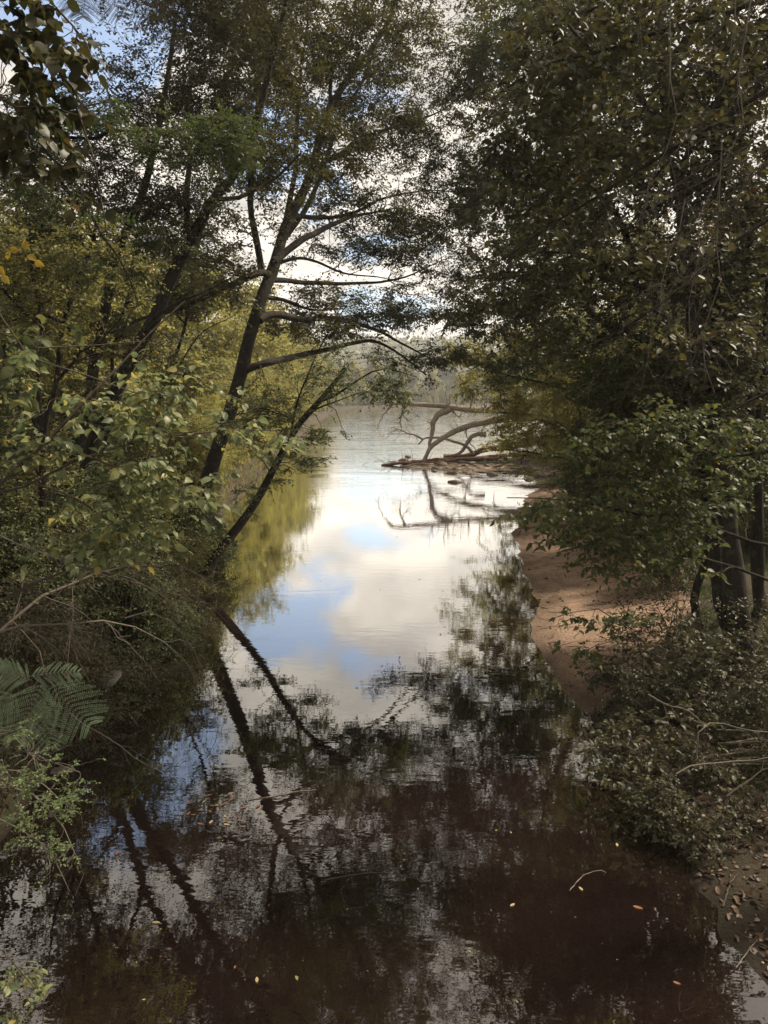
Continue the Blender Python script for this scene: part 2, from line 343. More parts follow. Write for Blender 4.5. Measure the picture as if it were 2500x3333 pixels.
def gap(px, py, reflect, width, depth):
    """a hole in the cloud cover in the direction seen (or seen mirrored in the water) there"""
    global val
    u = (px*S-384)/FPX; v = (512-py*S)/FPX
    d = nrm(np.array([u, math.cos(TH)+v*math.sin(TH), -math.sin(TH)+v*math.cos(TH)]))
    if reflect: d[2] = -d[2]
    dt = N.new('ShaderNodeVectorMath'); dt.operation = 'DOT_PRODUCT'; L.new(tc.outputs['Generated'], dt.inputs[0]); dt.inputs[1].default_value = d
    g = N.new('ShaderNodeMapRange'); g.interpolation_type = 'SMOOTHSTEP'; L.new(dt.outputs['Value'], g.inputs[0])
    g.inputs[1].default_value = math.cos(math.radians(width)); g.inputs[2].default_value = 1.0; g.inputs[3].default_value = 0; g.inputs[4].default_value = depth
    val = mth('SUBTRACT', val, g.outputs[0])
val = mth('ADD', val, .23)
gap(655, 1335, True, 6.5, .21); gap(735, 1200, True, 4, .13); gap(860, 1080, True, 6, .16); gap(330, 1680, True, 9, .22)
gap(90, 70, False, 10, .30); gap(820, 190, False, 4, .2); gap(1060, 190, False, 4, .2); gap(520, 300, False, 3.5, .2)
cm = ramp(N, [(.49, (0, 0, 0)), (.575, (1, 1, 1))]); L.new(val, cm.inputs[0])
cc = ramp(N, [(.34, (.57, .55, .525)), (.48, (.80, .74, .66)), (.60, (1.06, .97, .85))]); L.new(cn2.outputs['Fac'], cc.inputs[0])
# cloud brighter towards the horizon, as thin high cloud is
hb = N.new('ShaderNodeMapRange'); L.new(sp.outputs['Z'], hb.inputs[0]); hb.inputs[1].default_value = 0; hb.inputs[2].default_value = .6; hb.inputs[3].default_value = 1.0; hb.inputs[4].default_value = .50
bc = N.new('ShaderNodeBackground'); L.new(cc.outputs[0], bc.inputs[0]); L.new(hb.outputs[0], bc.inputs[1])
mxs = N.new('ShaderNodeMixShader'); L.new(cm.outputs[0], mxs.inputs[0]); L.new(bg.outputs[0], mxs.inputs[1]); L.new(bc.outputs[0], mxs.inputs[2]); L.new(mxs.outputs[0], out.inputs[0])
ld = bpy.data.lights.new('sun', 'SUN'); ld.energy = 4.3; ld.angle = math.radians(6); ld.color = (1, .88, .70)
lo = bpy.data.objects.new('sun', ld); COL.objects.link(lo)
sd_ = Vector((math.sin(SUN_AZ)*math.cos(SUN_EL), math.cos(SUN_AZ)*math.cos(SUN_EL), math.sin(SUN_EL)))
lo.rotation_euler = sd_.to_track_quat('Z', 'Y').to_euler(); lo.location = (30, 10, 40)

# ------------------------------------------------------------------ growing trees
def trace(pts, n=None, wob=0.0):
    P = np.array([pix(*q) if len(q) == 3 else q for q in pts])
    ln = np.linalg.norm(np.diff(P, axis=0), axis=1).sum()
    n = n or int(np.clip(ln/0.3, 8, 60))
    C = catmull(P, n)
    if wob:
        t = np.linspace(0, 1, n)
        for k in (2, 5, 9):
            a = rng.normal(size=3)*wob/k*1.4; C = C+np.sin(t*k*PI+rng.uniform(0, 6))[:, None]*a*np.minimum(1, 6*t)[:, None]
    return C
def grow(nodes, ndir, nrad, att, geo, npts=7, sides=5, ratio=.6, rpl=.010, rmin=.004, droop=.0, seq=True, bias=.45):
    """joins every attractor to the branches with a bent branch; returns the new nodes"""
    newP, newD, newR = [], [], []
    AP, AR = [], []
    cur, cd_, cr = nodes.copy(), ndir.copy(), nrad.copy()
    for batch in (np.array_split(att, max(1, len(att)//40)) if seq else [att]):
        d = batch[:, None, :]-cur[None]; dist = np.linalg.norm(d, axis=-1)
        cosv = np.sum(d*cd_[None], -1)/np.maximum(dist, 1e-6)
        cost = dist*(1.25-bias*cosv)+0.0
        j = np.argmin(cost, 1)
        p0 = cur[j]; dr = cd_[j]; ln = dist[np.arange(len(batch)), j]
        t = np.linspace(0, 1, npts)[None, :, None]
        c1 = p0+dr*ln[:, None]*.35+(batch-p0)*.15
        c2 = p0*.3+batch*.7+np.array([0, 0, 1])*ln[:, None]*droop
        B = (1-t)**3*p0[:, None]+3*(1-t)**2*t*c1[:, None]+3*(1-t)*t*t*c2[:, None]+t**3*batch[:, None]
        jit = rng.normal(size=B.shape)*ln[:, None, None]*.022; jit[:, 0] = 0; B = B+jit
        r0 = np.minimum(cr[j]*ratio, rmin+rpl*ln); R = r0[:, None]+(rmin*.7-r0[:, None])*np.linspace(0, 1, npts)[None]
        R = np.maximum(R, rmin*.6)
        AP.append(B); AR.append(R)
        T = nrm(np.gradient(B, axis=1))
        newP.append(B[:, 1:].reshape(-1, 3)); newD.append(T[:, 1:].reshape(-1, 3)); newR.append(R[:, 1:].ravel())
        if seq:
            cur = np.vstack([cur, newP[-1]]); cd_ = np.vstack([cd_, newD[-1]]); cr = np.r_[cr, newR[-1]]
    AP = np.concatenate(AP); AR = np.concatenate(AR)
    tubes(geo, AP, AR, sides)
    return np.concatenate(newP), np.concatenate(newD), np.concatenate(newR)
def leaf_twigs(nodes, ndir, count, tl, k, lf, geoT, geoL, flat=.35, droop=.15, sides=3, tr=.0022, keep=None, hang=.25, clump=.25):
    """short end twigs with leaves set alternately along them"""
    j = rng.integers(0, len(nodes), count)
    P = nodes[j]; D = ndir[j]
    rnd = nrm(rng.normal(size=(count, 3)))
    D = nrm(D*.55+rnd*np.array([1, 1, flat]))
    ln = tl*rng.uniform(.5, 1.3, count)
    t = np.linspace(0, 1, 4)[None, :, None]
    C = P[:, None]+D[:, None]*ln[:, None, None]*t-np.array([0, 0, 1])*ln[:, None, None]*droop*t*t
    C[:, 1:] += rng.normal(size=C[:, 1:].shape)*ln[:, None, None]*.03
    if geoT is not None: tubes(geoT, C, tr*np.array([1.2, 1, .8, .5])[None]*np.ones((count, 1)), sides)
    u = (np.arange(k)+.7)/k; ti = np.clip(u*3, 0, 2.999); i0 = ti.astype(int); fr_ = ti-i0
    LP = C[:, i0]*(1-fr_)[None, :, None]+C[:, i0+1]*fr_[None, :, None]
    LT = nrm(C[:, i0+1]-C[:, i0])
    lat = nrm(np.cross(LT, np.array([0, 0, 1.])))*np.where(np.arange(k) % 2 == 0, 1, -1)[None, :, None]
    kind, l, w = lf
    LD = nrm(LT*.6+lat*.8+rng.normal(size=LP.shape)*.35-np.array([0, 0, 1])*hang)
    LN = nrm(np.array([0, 0, 1.])+rng.normal(size=LP.shape)*.6)
    tw = rng.random(count)
    var = np.clip(clump*tw[:, None]+(1-clump)*rng.random((count, k)), 0, 1)
    sz = rng.uniform(.5, 1.3, (count, k))
    leaves(geoL, LP.reshape(-1, 3), LD.reshape(-1, 3), LN.reshape(-1, 3), (l*sz).ravel(), (w*sz).ravel(), kind, var.ravel())
def blob_points(blobs, n):
    """points in crown volumes given where the photo shows them: (px, py, Y, rx_px, ry_px, depth_m, weight)"""
    B = np.array([(list(b)+[1])[:7] for b in blobs], float)
    w = B[:, 6]*B[:, 3]*B[:, 4]; c = rng.choice(len(B), n, p=w/w.sum())
    r = np.clip(rng.normal(size=(n, 3))*.52, -1.5, 1.5)
    out = np.zeros((n, 3))
    for i, (ci, rr) in enumerate(zip(c, r)):
        px, py, Y_, rx, ry, dp, _ = B[ci]
        f = Y_*S/FPX
        out[i] = pix(px, py, Y_)+rr*np.array([rx*f, dp, ry*f])
    return out
def tree(name, label, cat, limbs, blobs, n1, n2, n3, tl, k, lf, mleaf, mbark=None, mtwig=None, group=None,
         rpl=(.012, .008), rmin=(.008, .004), flat=.35, droop=.15, sides=9, tr=.0022, knobs=.05, twigs=True, hang=.25, wob=.04, clump=.25, bias=.45, off=True):
    mbark = mbark or B_DARK; mtwig = mtwig or mbark
    g = Geo(); nodes = []; nd = []; nr = []
    base = None
    for li, (pts, r0, r1) in enumerate(limbs):
        C = trace(pts, wob=wob)
        if base is None: base = C[0].copy()
        t = np.linspace(0, 1, len(C)); R = r0+(r1-r0)*t
        if li == 0: R = R*(1+.45*np.exp(-t*22))
        tubes(g, C, R, sides, knobs)
        s0 = int(len(C)*.3) if li == 0 else 1
        nodes.append(C[s0:]); nd.append(nrm(np.gradient(C, axis=0))[s0:]); nr.append(R[s0:])
    root = empty(name, base, label, cat, group)
    nodes = np.concatenate(nodes); nd = np.concatenate(nd); nr = np.concatenate(nr)
    g.obj('trunk', mbark, root)
    gb = Geo(); gl = Geo()
    a1 = blob_points(blobs, n1); o = np.argsort(np.min(np.linalg.norm(a1[:, None]-nodes[None], axis=-1), 1)); a1 = a1[o]
    P1, D1, R1 = grow(nodes, nd, nr, a1, gb, 8, 5, .65, rpl[0], rmin[0], .02, bias=bias)
    a2 = blob_points(blobs, n2)
    P2, D2, R2 = grow(P1, D1, R1, a2, gb, 6, 4, .6, rpl[1], rmin[1], .0, seq=False, bias=bias)
    g2 = gb if twigs else None
    leaf_twigs(P2, D2, int(n3*Q), tl, k, lf, g2, gl, flat, droop, 3, tr, hang=hang, clump=clump)
    gb.obj('branches', mtwig, root)
    gl.obj('crown', mleaf, root, smooth_=False)
    return root
def P_(x, y, z=None): return np.array([x, y, H(x, y) if z is None else z], float)
def root_pt(px, py, Y_):
    """foot of a stem: the ground straight under this sight point"""
    q = pix(px, py, Y_); return np.array([q[0], q[1], H(q[0], q[1])-.12])
class RawPts(np.ndarray): pass
def trace(pts, n=None, wob=0.0):
    P = []
    for q in pts:
        P.append(q if isinstance(q, np.ndarray) else pix(*q))
    P = np.array(P); ln = np.linalg.norm(np.diff(P, axis=0), axis=1).sum()
    n = n or int(np.clip(ln/0.3, 8, 60))
    C = catmull(P, n)
    if wob:
        t = np.linspace(0, 1, n)
        for k in (2, 5, 9):
            a = rng.normal(size=3)*wob/k*1.4
            C = C+(np.sin(t*k*PI+rng.uniform(0, 6))*np.minimum(1, 6*t)*np.sin(np.minimum(1, t*1.0)*PI*.98))[:, None]*a
    return C

# ------------------------------------------------------------------ 1 the leaning oak on the left point
tree('oak_tree', 'tall dark oak leaning right over the water, lichen on its thick trunk', 'tree',
 [([root_pt(392, 1150, 19.00), (394, 1136, 19.00), (413, 1098, 19.00), (442, 1050, 19.00), (461, 996, 19.00), (480, 938, 18.90), (506, 858, 18.80), (524, 793, 18.70), (540, 729, 18.60), (556, 672, 18.50), (570, 627, 18.63), (588, 582, 18.95), (604, 521, 19.23), (620, 473, 19.50), (652, 416, 20.15), (671, 371, 20.49), (687, 313, 20.76), (700, 265, 20.97), (740, 190, 21.80), (800, 110, 23.10), (850, 20, 24.17), (880, -90, 24.67)], .205, .04),
  ([(560, 692, 18.50), (581, 680, 18.79), (620, 681, 19.40), (639, 689, 19.64), (732, 691, 21.41), (812, 713, 22.98), (863, 739, 23.97), (930, 775, 25.43)], .10, .02),
  ([(526, 800, 18.70), (575, 784, 18.75), (620, 774, 19.60), (693, 758, 21.00), (748, 745, 21.99), (796, 736, 22.91), (828, 745, 23.45), (863, 765, 24.17), (920, 810, 25.40)], .10, .02),
  ([(572, 640, 18.68), (620, 653, 20.20), (668, 665, 21.52), (740, 668, 23.40)], .06, .015),
  ([(592, 566, 18.95), (620, 541, 19.40), (652, 518, 19.85), (684, 502, 20.29), (760, 470, 21.67), (850, 450, 23.47)], .10, .02),
  ([(590, 573, 18.90), (629, 560, 20.11), (668, 560, 21.32), (716, 579, 22.64), (764, 595, 23.96), (812, 598, 25.18), (880, 612, 26.87)], .05, .012),
  ([(578, 605, 18.72), (620, 606, 19.40), (660, 611, 20.13), (730, 612, 21.37), (796, 611, 22.51), (870, 600, 24.03), (960, 560, 25.25)], .07, .015),
  ([(660, 395, 20.33), (677, 361, 20.53), (732, 336, 21.41), (780, 297, 22.33), (863, 272, 24.07), (950, 240, 25.55), (1020, 190, 25.35)], .07, .015),
  ([(625, 465, 19.62), (716, 470, 21.64), (780, 454, 22.83), (821, 432, 23.59), (863, 422, 24.37), (930, 410, 25.63), (1010, 420, 25.55)], .06, .014),
  ([(580, 592, 18.77), (556, 589, 18.10), (511, 611, 17.90), (466, 627, 17.70), (428, 649, 17.50), (364, 675, 17.20), (300, 690, 17.00), (240, 720, 16.80)], .09, .02),
  ([(566, 588, 18.44), (553, 512, 18.20), (543, 464, 18.20), (541, 403, 18.20), (549, 329, 18.30), (556, 265, 18.30), (560, 150, 18.40), (575, 0, 18.85)], .085, .03),
  ([(618, 475, 19.45), (629, 416, 19.91), (639, 361, 20.24), (640, 297, 20.37), (650, 150, 20.80), (665, 40, 21.25), (660, -60, 21.23)], .075, .02),
  ([(690, 300, 20.83), (712, 250, 21.45), (722, 150, 21.78), (760, 70, 22.77), (770, -40, 23.10)], .06, .02),
  ([(600, 535, 19.13), (660, 450, 20.93), (700, 360, 22.27), (738, 250, 23.35), (790, 160, 24.77), (822, 60, 25.61), (840, -60, 26.13)], .08, .02)],
 [(760, 430, 22.07, 130, 70, 1.8, 1), (650, 300, 20.10, 120, 90, 2, 1), (800, 260, 22.60, 150, 80, 1.8, 1), (930, 330, 25.43, 110, 80, 1.5, 1.1), (560, 330, 18.00, 110, 110, 1.6, 1),
  (860, 500, 23.80, 120, 55, 1.3, 1.3), (800, 545, 22.60, 140, 30, 1, 1.2), (700, 640, 20.87, 130, 28, 1.3, 1.3), (830, 680, 23.30, 150, 38, 1.3, 1.6), (930, 770, 25.63, 110, 38, 1, 1.5), (700, 715, 20.67, 130, 30, 1.1, 1),
  (480, 560, 17.60, 80, 50, 1.2, .8), (430, 640, 17.40, 110, 35, 1, .7), (700, 100, 21.27, 190, 110, 2, 1), (850, 90, 24.17, 160, 100, 2, 1), (540, 110, 18.30, 130, 110, 1.8, 1), (960, 200, 25.55, 100, 90, 1.5, .8), (960, 600, 25.35, 100, 50, 1.2, 1),
  (760, -130, 22.47, 260, 130, 2, 1), (560, -110, 18.20, 160, 110, 2, .8), (960, 480, 25.35, 90, 60, 1, .9), (580, 860, 18.47, 70, 60, 1, .4)],
 340, 2100, 20000, .44, 8, ('spatula', .105, .046), M_OAK, B_DARK, B_DARK, rpl=(.014, .008), rmin=(.010, .005), flat=.4, droop=.1, sides=10)

# 2 twin-trunked tree further left
tree('oak_tree', 'dark tree with two leaning trunks from one foot, left of the leaning lichen-covered oak', 'tree',
 [([root_pt(112, 1195, 15.6), (118, 1150, 15.5), (160, 1050, 15.4), (200, 950, 15.3), (230, 884, 15.2), (256, 826, 15.1), (288, 762, 15), (332, 691, 14.9), (357, 633, 14.8), (389, 560, 14.7), (412, 521, 14.6), (437, 473, 14.6), (460, 430, 14.5), (511, 370, 14.4), (560, 250, 14.3), (590, 120, 14.2), (620, 0, 14.1)], .20, .04),
  ([(108, 1188, 15.6), (118, 1114, 15.8), (144, 1034, 15.9), (166, 954, 16), (192, 858, 16), (202, 794, 16), (224, 700, 16), (236, 620, 16), (250, 560, 16), (300, 440, 15.8), (330, 330, 15.6), (360, 180, 15.4), (380, 30, 15.2)], .17, .035),
  ([(240, 640, 16), (225, 560, 15.8), (180, 470, 15.5), (120, 380, 15.2), (60, 300, 15)], .07, .02),
  ([(412, 521, 14.6), (400, 420, 14.4), (410, 300, 14.2), (395, 150, 14)], .07, .02),
  ([(460, 430, 14.5), (520, 425, 14.2), (600, 380, 13.8), (650, 330, 13.6)], .05, .012),
  ([(288, 762, 15), (340, 680, 14.6), (420, 640, 14.2), (500, 600, 14)], .06, .012),
  ([(205, 780, 16), (140, 700, 15.6), (80, 680, 15.2), (0, 700, 15)], .06, .015)],
 [(400, 440, 14.5, 130, 60, 1.2, 1), (250, 430, 15, 150, 80, 1.5, 1), (90, 460, 15, 110, 90, 1.2, .9), (340, 250, 15, 140, 70, 1.4, .8), (180, 300, 15, 150, 80, 1.3, .9), (380, 520, 14.6, 110, 50, 1.2, .7),
  (250, 130, 15, 90, 50, 1.2, .35), (470, 230, 14.3, 100, 110, 1.3, .9), (430, 60, 14.6, 120, 90, 1.3, .8), (60, 330, 15, 90, 90, 1.2, .9), (560, 80, 14.3, 90, 90, 1, .6),
  (200, 600, 15.4, 160, 80, 1.4, .2), (60, 640, 15, 90, 100, 1.2, .25), (320, 740, 15, 160, 60, 1.3, .2), (450, -140, 14.6, 260, 120, 1.5, .8), (120, 860, 15.4, 140, 80, 1.2, .4)],
 240, 1400, 10500, .36, 8, ('spatula', .074, .036), M_DARK, B_DARK, B_DARK, rpl=(.013, .008), rmin=(.009, .005), sides=9)

# 3 dark forked sapling in front of it
tree('sapling', 'thin dark forked sapling in front of the two-trunked tree', 'sapling',
 [([root_pt(93, 1240, 12.5), (93, 1188, 12.5), (93, 1050, 12.4), (96, 970, 12.4), (99, 928, 12.3), (93, 896, 12.3), (109, 880, 12.3), (122, 826, 12.2), (128, 778, 12.2), (130, 730, 12.1), (145, 670, 12), (170, 600, 12), (200, 520, 11.8), (215, 430, 11.6)], .085, .02),
  ([(88, 930, 12.3), (83, 826, 12.3), (85, 778, 12.3), (84, 700, 12.3), (70, 600, 12.2), (75, 500, 12.1)], .05, .015),
  ([(85, 935, 12.3), (64, 884, 12.1), (35, 848, 12), (16, 790, 11.8), (0, 720, 11.7)], .04, .012),
  ([(130, 740, 12.1), (70, 690, 12), (20, 640, 11.9), (-30, 600, 11.8)], .04, .01),
  ([(122, 826, 12.2), (165, 770, 12), (215, 740, 11.8), (260, 690, 11.7)], .03, .008)],
 [(60, 560, 12, 100, 90, 1, 1), (200, 560, 12, 110, 90, 1, .8), (40, 760, 12, 80, 80, 1, .6), (180, 720, 12, 90, 60, 1, .5), (90, 1010, 12.4, 90, 70, 1, .3)],
 50, 260, 1300, .30, 7, ('ovate', .065, .035), M_YEL2, B_DARK, B_DARK, rpl=(.01, .006), rmin=(.006, .004), sides=8)

# 4 broken leaning trunk at the tip of the point
tree('leaning_snag', 'thin leaning trunk with a snapped top rising from the water edge at the left point', 'tree',
 [([root_pt(440, 1240, 17.6), (454, 1223, 17.6), (475, 1192, 17.6), (510, 1145, 17.6), (550, 1087, 17.6), (600, 992, 17.6), (640, 922, 17.7), (685, 872, 17.8), (722, 828, 17.9), (745, 797, 18)], .13, .055),
  ([(690, 868, 17.8), (722, 855, 17.7), (760, 830, 17.6), (800, 806, 17.5), (840, 797, 17.4), (900, 815, 17.3)], .035, .008),
  ([(655, 905, 17.7), (690, 880, 17.6), (740, 862, 17.4), (770, 850, 17.2)], .03, .006),
  ([(628, 940, 17.7), (640, 880, 17.3), (670, 800, 17), (710, 715, 16.8), (755, 650, 16.6)], .028, .008)],
 [(690, 940, 17.4, 55, 18, .5, 1.3), (640, 990, 17.2, 60, 25, .6, .9), (560, 900, 17, 80, 50, .8, 1), (830, 840, 17.3, 90, 35, .6, .8), (620, 1040, 17.2, 60, 16, .5, .6), (540, 1070, 17.2, 50, 25, .5, .6), (720, 800, 17, 80, 60, .8, .5)],
 40, 180, 1500, .30, 8, ('ovate', .062, .03), M_GREEN, B_DARK, B_DARK, rpl=(.009, .006), rmin=(.006, .004), sides=9, wob=.02, flat=.25)

# ------------------------------------------------------------------ right bank
tree('river_birch', 'thickest dark-barked trunk on the right bank, three stems from one foot', 'tree',
 [([root_pt(1602, 1395, 11.2), (1600, 1380, 11.2), (1590, 1290, 11.2), (1580, 1180, 11.2), (1568, 1060, 11.2), (1552, 940, 11.3), (1530, 850, 11.3), (1502, 740, 11.4), (1492, 647, 11.4), (1477, 519, 11.5), (1464, 391, 11.5), (1442, 295, 11.6), (1435, 199, 11.6), (1425, 50, 11.7), (1415, -80, 11.8)], .17, .05),
  ([(1585, 1385, 11.3), (1555, 1300, 11.5), (1540, 1150, 11.6), (1535, 1000, 11.7), (1530, 900, 11.8), (1545, 700, 11.9), (1560, 500, 12), (1550, 300, 12.1), (1560, 100, 12.2), (1590, -60, 12.3)], .11, .04),
  ([(1615, 1385, 11.2), (1640, 1300, 11.3), (1642, 1150, 11.4), (1636, 1000, 11.5), (1645, 850, 11.6), (1660, 600, 11.8)], .07, .04),
  ([(1510, 775, 11.4), (1464, 743, 11.5), (1438, 705, 11.7), (1416, 663, 11.9), (1394, 621, 12.1), (1374, 577, 12.3), (1365, 535, 12.5), (1352, 506, 12.7), (1339, 468, 12.9), (1317, 442, 13.1), (1272, 391, 13.4), (1250, 349, 13.6), (1240, 300, 13.8), (1180, 200, 14), (1130, 90, 14.2)], .065, .015),
  ([(1515, 785, 11.4), (1464, 756, 11.6), (1400, 733, 11.9), (1333, 711, 12.4), (1272, 673, 12.9), (1237, 634, 13.3), (1205, 602, 13.7), (1160, 593, 14.1), (1100, 590, 14.6), (1040, 600, 15)], .06, .012),
  ([(1405, 645, 12), (1384, 605, 12.1), (1352, 586, 12.4), (1282, 564, 12.9), (1250, 553, 13.2), (1176, 551, 13.8), (1128, 535, 14.2), (1050, 520, 14.8)], .04, .01),
  ([(1464, 391, 11.5), (1500, 300, 11.2), (1560, 200, 11), (1640, 120, 10.8)], .05, .02),
  ([(1450, 330, 11.5), (1400, 230, 11), (1330, 150, 10.6), (1260, 90, 10.2), (1200, 20, 10)], .05, .015)],
 [(1320, 600, 12.6, 170, 90, 1.8, 1.1), (1550, 600, 11.6, 170, 150, 1.4, .9), (1380, 400, 12.4, 170, 110, 1.8, 1), (1560, 350, 11.6, 150, 150, 1.4, .9), (1220, 450, 13.6, 130, 90, 1.5, .6), (1150, 585, 14.2, 150, 55, 1.3, 1.3),
  (1430, 150, 11.6, 200, 120, 1.6, .9), (1600, 120, 11.6, 120, 120, 1.4, .8), (1250, 730, 13, 150, 60, 1.3, .9), (1500, 820, 11.4, 160, 80, 1.2, .8), (1400, -140, 12, 300, 110, 1.6, .8), (1240, 200, 13.8, 120, 120, 1.4, .4), (1070, 640, 14.8, 90, 50, 1, .9), (1120, 700, 14.2, 120, 60, 1.2, .7)],
 240, 1400, 7600, .32, 7, ('ovate', .078, .05), M_DARK, B_DARK, B_DARK, rpl=(.011, .007), rmin=(.007, .004), sides=10, flat=.35)

tree('river_oak', 'tall airy tree behind the three-stemmed tree, its small-leaved boughs reaching over mid creek', 'tree',
 [([root_pt(1330, 1180, 25), (1325, 1100, 25), (1320, 950, 25), (1290, 800, 25), (1270, 650, 25), (1230, 500, 25.2), (1220, 350, 25.4), (1180, 200, 25.6), (1170, 60, 25.8), (1160, -80, 26)], .22, .04),
  ([(1290, 800, 25), (1230, 740, 25.4), (1150, 690, 26), (1070, 660, 26.5), (980, 650, 27)], .09, .015), ([(1270, 650, 25), (1200, 600, 25.5), (1120, 560, 26), (1040, 520, 26.6)], .08, .015),
  ([(1232, 510, 25.2), (1170, 420, 25.6), (1100, 370, 26), (1030, 330, 26.5)], .07, .015), ([(1220, 360, 25.4), (1280, 240, 25.2), (1340, 130, 25)], .07, .015), ([(1180, 200, 25.6), (1110, 120, 26), (1060, 60, 26.3)], .05, .012), ([(1300, 860, 25), (1220, 840, 25), (1130, 820, 25.2), (1060, 800, 25.4)], .06, .012)],
 [(1150, 620, 26, 110, 60, 2, 1.2), (1060, 660, 26.6, 90, 35, 1.6, 1), (1180, 500, 25.8, 130, 70, 2.2, 1), (1090, 400, 26, 100, 60, 2, .8), (1250, 330, 25.4, 130, 90, 2.2, .9), (1150, 190, 25.8, 120, 80, 2.2, .8), (1320, 130, 25, 110, 90, 2, .8), (1190, 20, 26, 150, 90, 2.4, .8), (1040, 130, 26.5, 70, 90, 1.8, .7), (1020, 430, 26.8, 60, 70, 1.6, .7), (1110, 790, 25.2, 100, 40, 1.8, .6), (1220, 740, 25, 110, 60, 2, .6), (1000, 700, 27, 60, 30, 1.3, .6)],
 180, 1200, 11500, .50, 8, ('ovate', .115, .06), M_GREEN, B_DARK, B_DARK, rpl=(.013, .009), rmin=(.011, .007), sides=9, hang=.4)
tree('river_birch', 'slim dark trunk nearest the right edge of the photo, behind the three-stemmed tree', 'tree',
 [([root_pt(1650, 1340, 13), (1645, 1330, 13), (1632, 1200, 13), (1640, 1050, 13), (1625, 900, 13), (1610, 700, 13), (1620, 500, 13), (1600, 300, 13), (1600, 100, 13)], .10, .04)],
 [(1600, 750, 13, 110, 120, 1.2, 1), (1560, 950, 13, 130, 70, 1.2, 1), (1620, 450, 13, 90, 120, 1.2, 1), (1600, 150, 13, 100, 120, 1, 1)],
 50, 320, 3200, .32, 7, ('ovate', .075, .045), M_DARK, rpl=(.011, .007), rmin=(.007, .004), sides=8)
tree('river_birch', 'narrow dark trunk to the left of the three-stemmed tree on the right bank', 'tree',
 [([root_pt(1520, 1400, 11.9), (1522, 1390, 11.9), (1500, 1300, 12), (1532, 1180, 12), (1520, 1050, 12), (1500, 950, 12), (1470, 820, 12), (1440, 700, 12), (1400, 600, 12)], .08, .03),
  ([(1520, 1180, 12), (1450, 1120, 11.8), (1380, 1090, 11.6), (1300, 1075, 11.4)], .03, .01)],
 [(1420, 950, 12, 150, 80, 1.2, 1), (1350, 820, 12, 120, 70, 1.2, 1), (1500, 1060, 12, 120, 50, 1, .8), (1300, 1000, 11.8, 100, 50, 1, .7)],
 50, 320, 3200, .32, 7, ('ovate', .07, .042), M_GREEN, rpl=(.010, .007), rmin=(.006, .004), sides=8)

for lab, pts, bl, mt in (
 ('slender leaning trunk between the two-trunked tree and the lichen-covered oak, thin airy leaves', [(300, 1150, 21), (330, 1000, 21), (350, 860, 21), (400, 700, 21), (420, 560, 21), (470, 400, 21)], [(380, 820, 21, 80, 60, 1, 1), (420, 620, 21, 80, 60, 1, 1), (330, 940, 21, 60, 40, 1, .6)], M_YEL2),
 ('slender upright trunk at the far left behind the forked sapling', [(30, 1180, 18), (35, 1000, 18), (45, 800, 18), (40, 620, 18), (60, 420, 18)], [(50, 700, 18, 70, 80, 1, 1), (60, 500, 18, 70, 70, 1, 1)], M_YEL2),
 ('slender crooked trunk seen just right of the forked sapling', [(190, 1170, 19), (205, 1020, 19), (240, 900, 19), (245, 760, 19), (285, 600, 19), (300, 430, 19)], [(250, 700, 19, 70, 60, 1, 1), (290, 560, 19, 70, 60, 1, 1), (220, 880, 19, 60, 40, 1, .6)], M_YEL2),
 ('slender dark trunk of the right wood nearest the beach, leaning left', [(1460, 1200, 17), (1455, 1100, 17), (1430, 950, 17), (1420, 800, 17), (1385, 620, 17), (1370, 420, 17)], [(1400, 760, 17, 90, 60, 1, 1), (1380, 540, 17, 80, 70, 1, 1)], M_YEL2),
 ('pale slender trunk behind the beach, left of the other right-hand trunks', [(1385, 1150, 21), (1375, 1040, 21), (1360, 900, 21), (1320, 720, 21), (1310, 520, 21)], [(1340, 780, 21, 80, 60, 1, 1), (1310, 600, 21, 80, 60, 1, 1)], M_YEL2)):
    a_, b_, Y_ = pts[0]
    tree('slender_tree', lab, 'tree', [([root_pt(*pts[0])]+pts, .075 if a_ > 100 else .09, .02), ([pts[2], ((pts[2][0]+pts[3][0])/2+50, pts[3][1]+30, Y_-.4), (pts[3][0]+110, pts[3][1]-20, Y_-.7)], .03, .008), ([pts[3], (pts[3][0]-60, pts[3][1]-70, Y_-.4), (pts[3][0]-120, pts[3][1]-110, Y_-.7)], .03, .008)],
         bl, 40, 220, 1500, .34, 7, ('ovate', .075, .045), mt, B_DARK, B_DARK, rpl=(.009, .006), rmin=(.006, .004), sides=8)
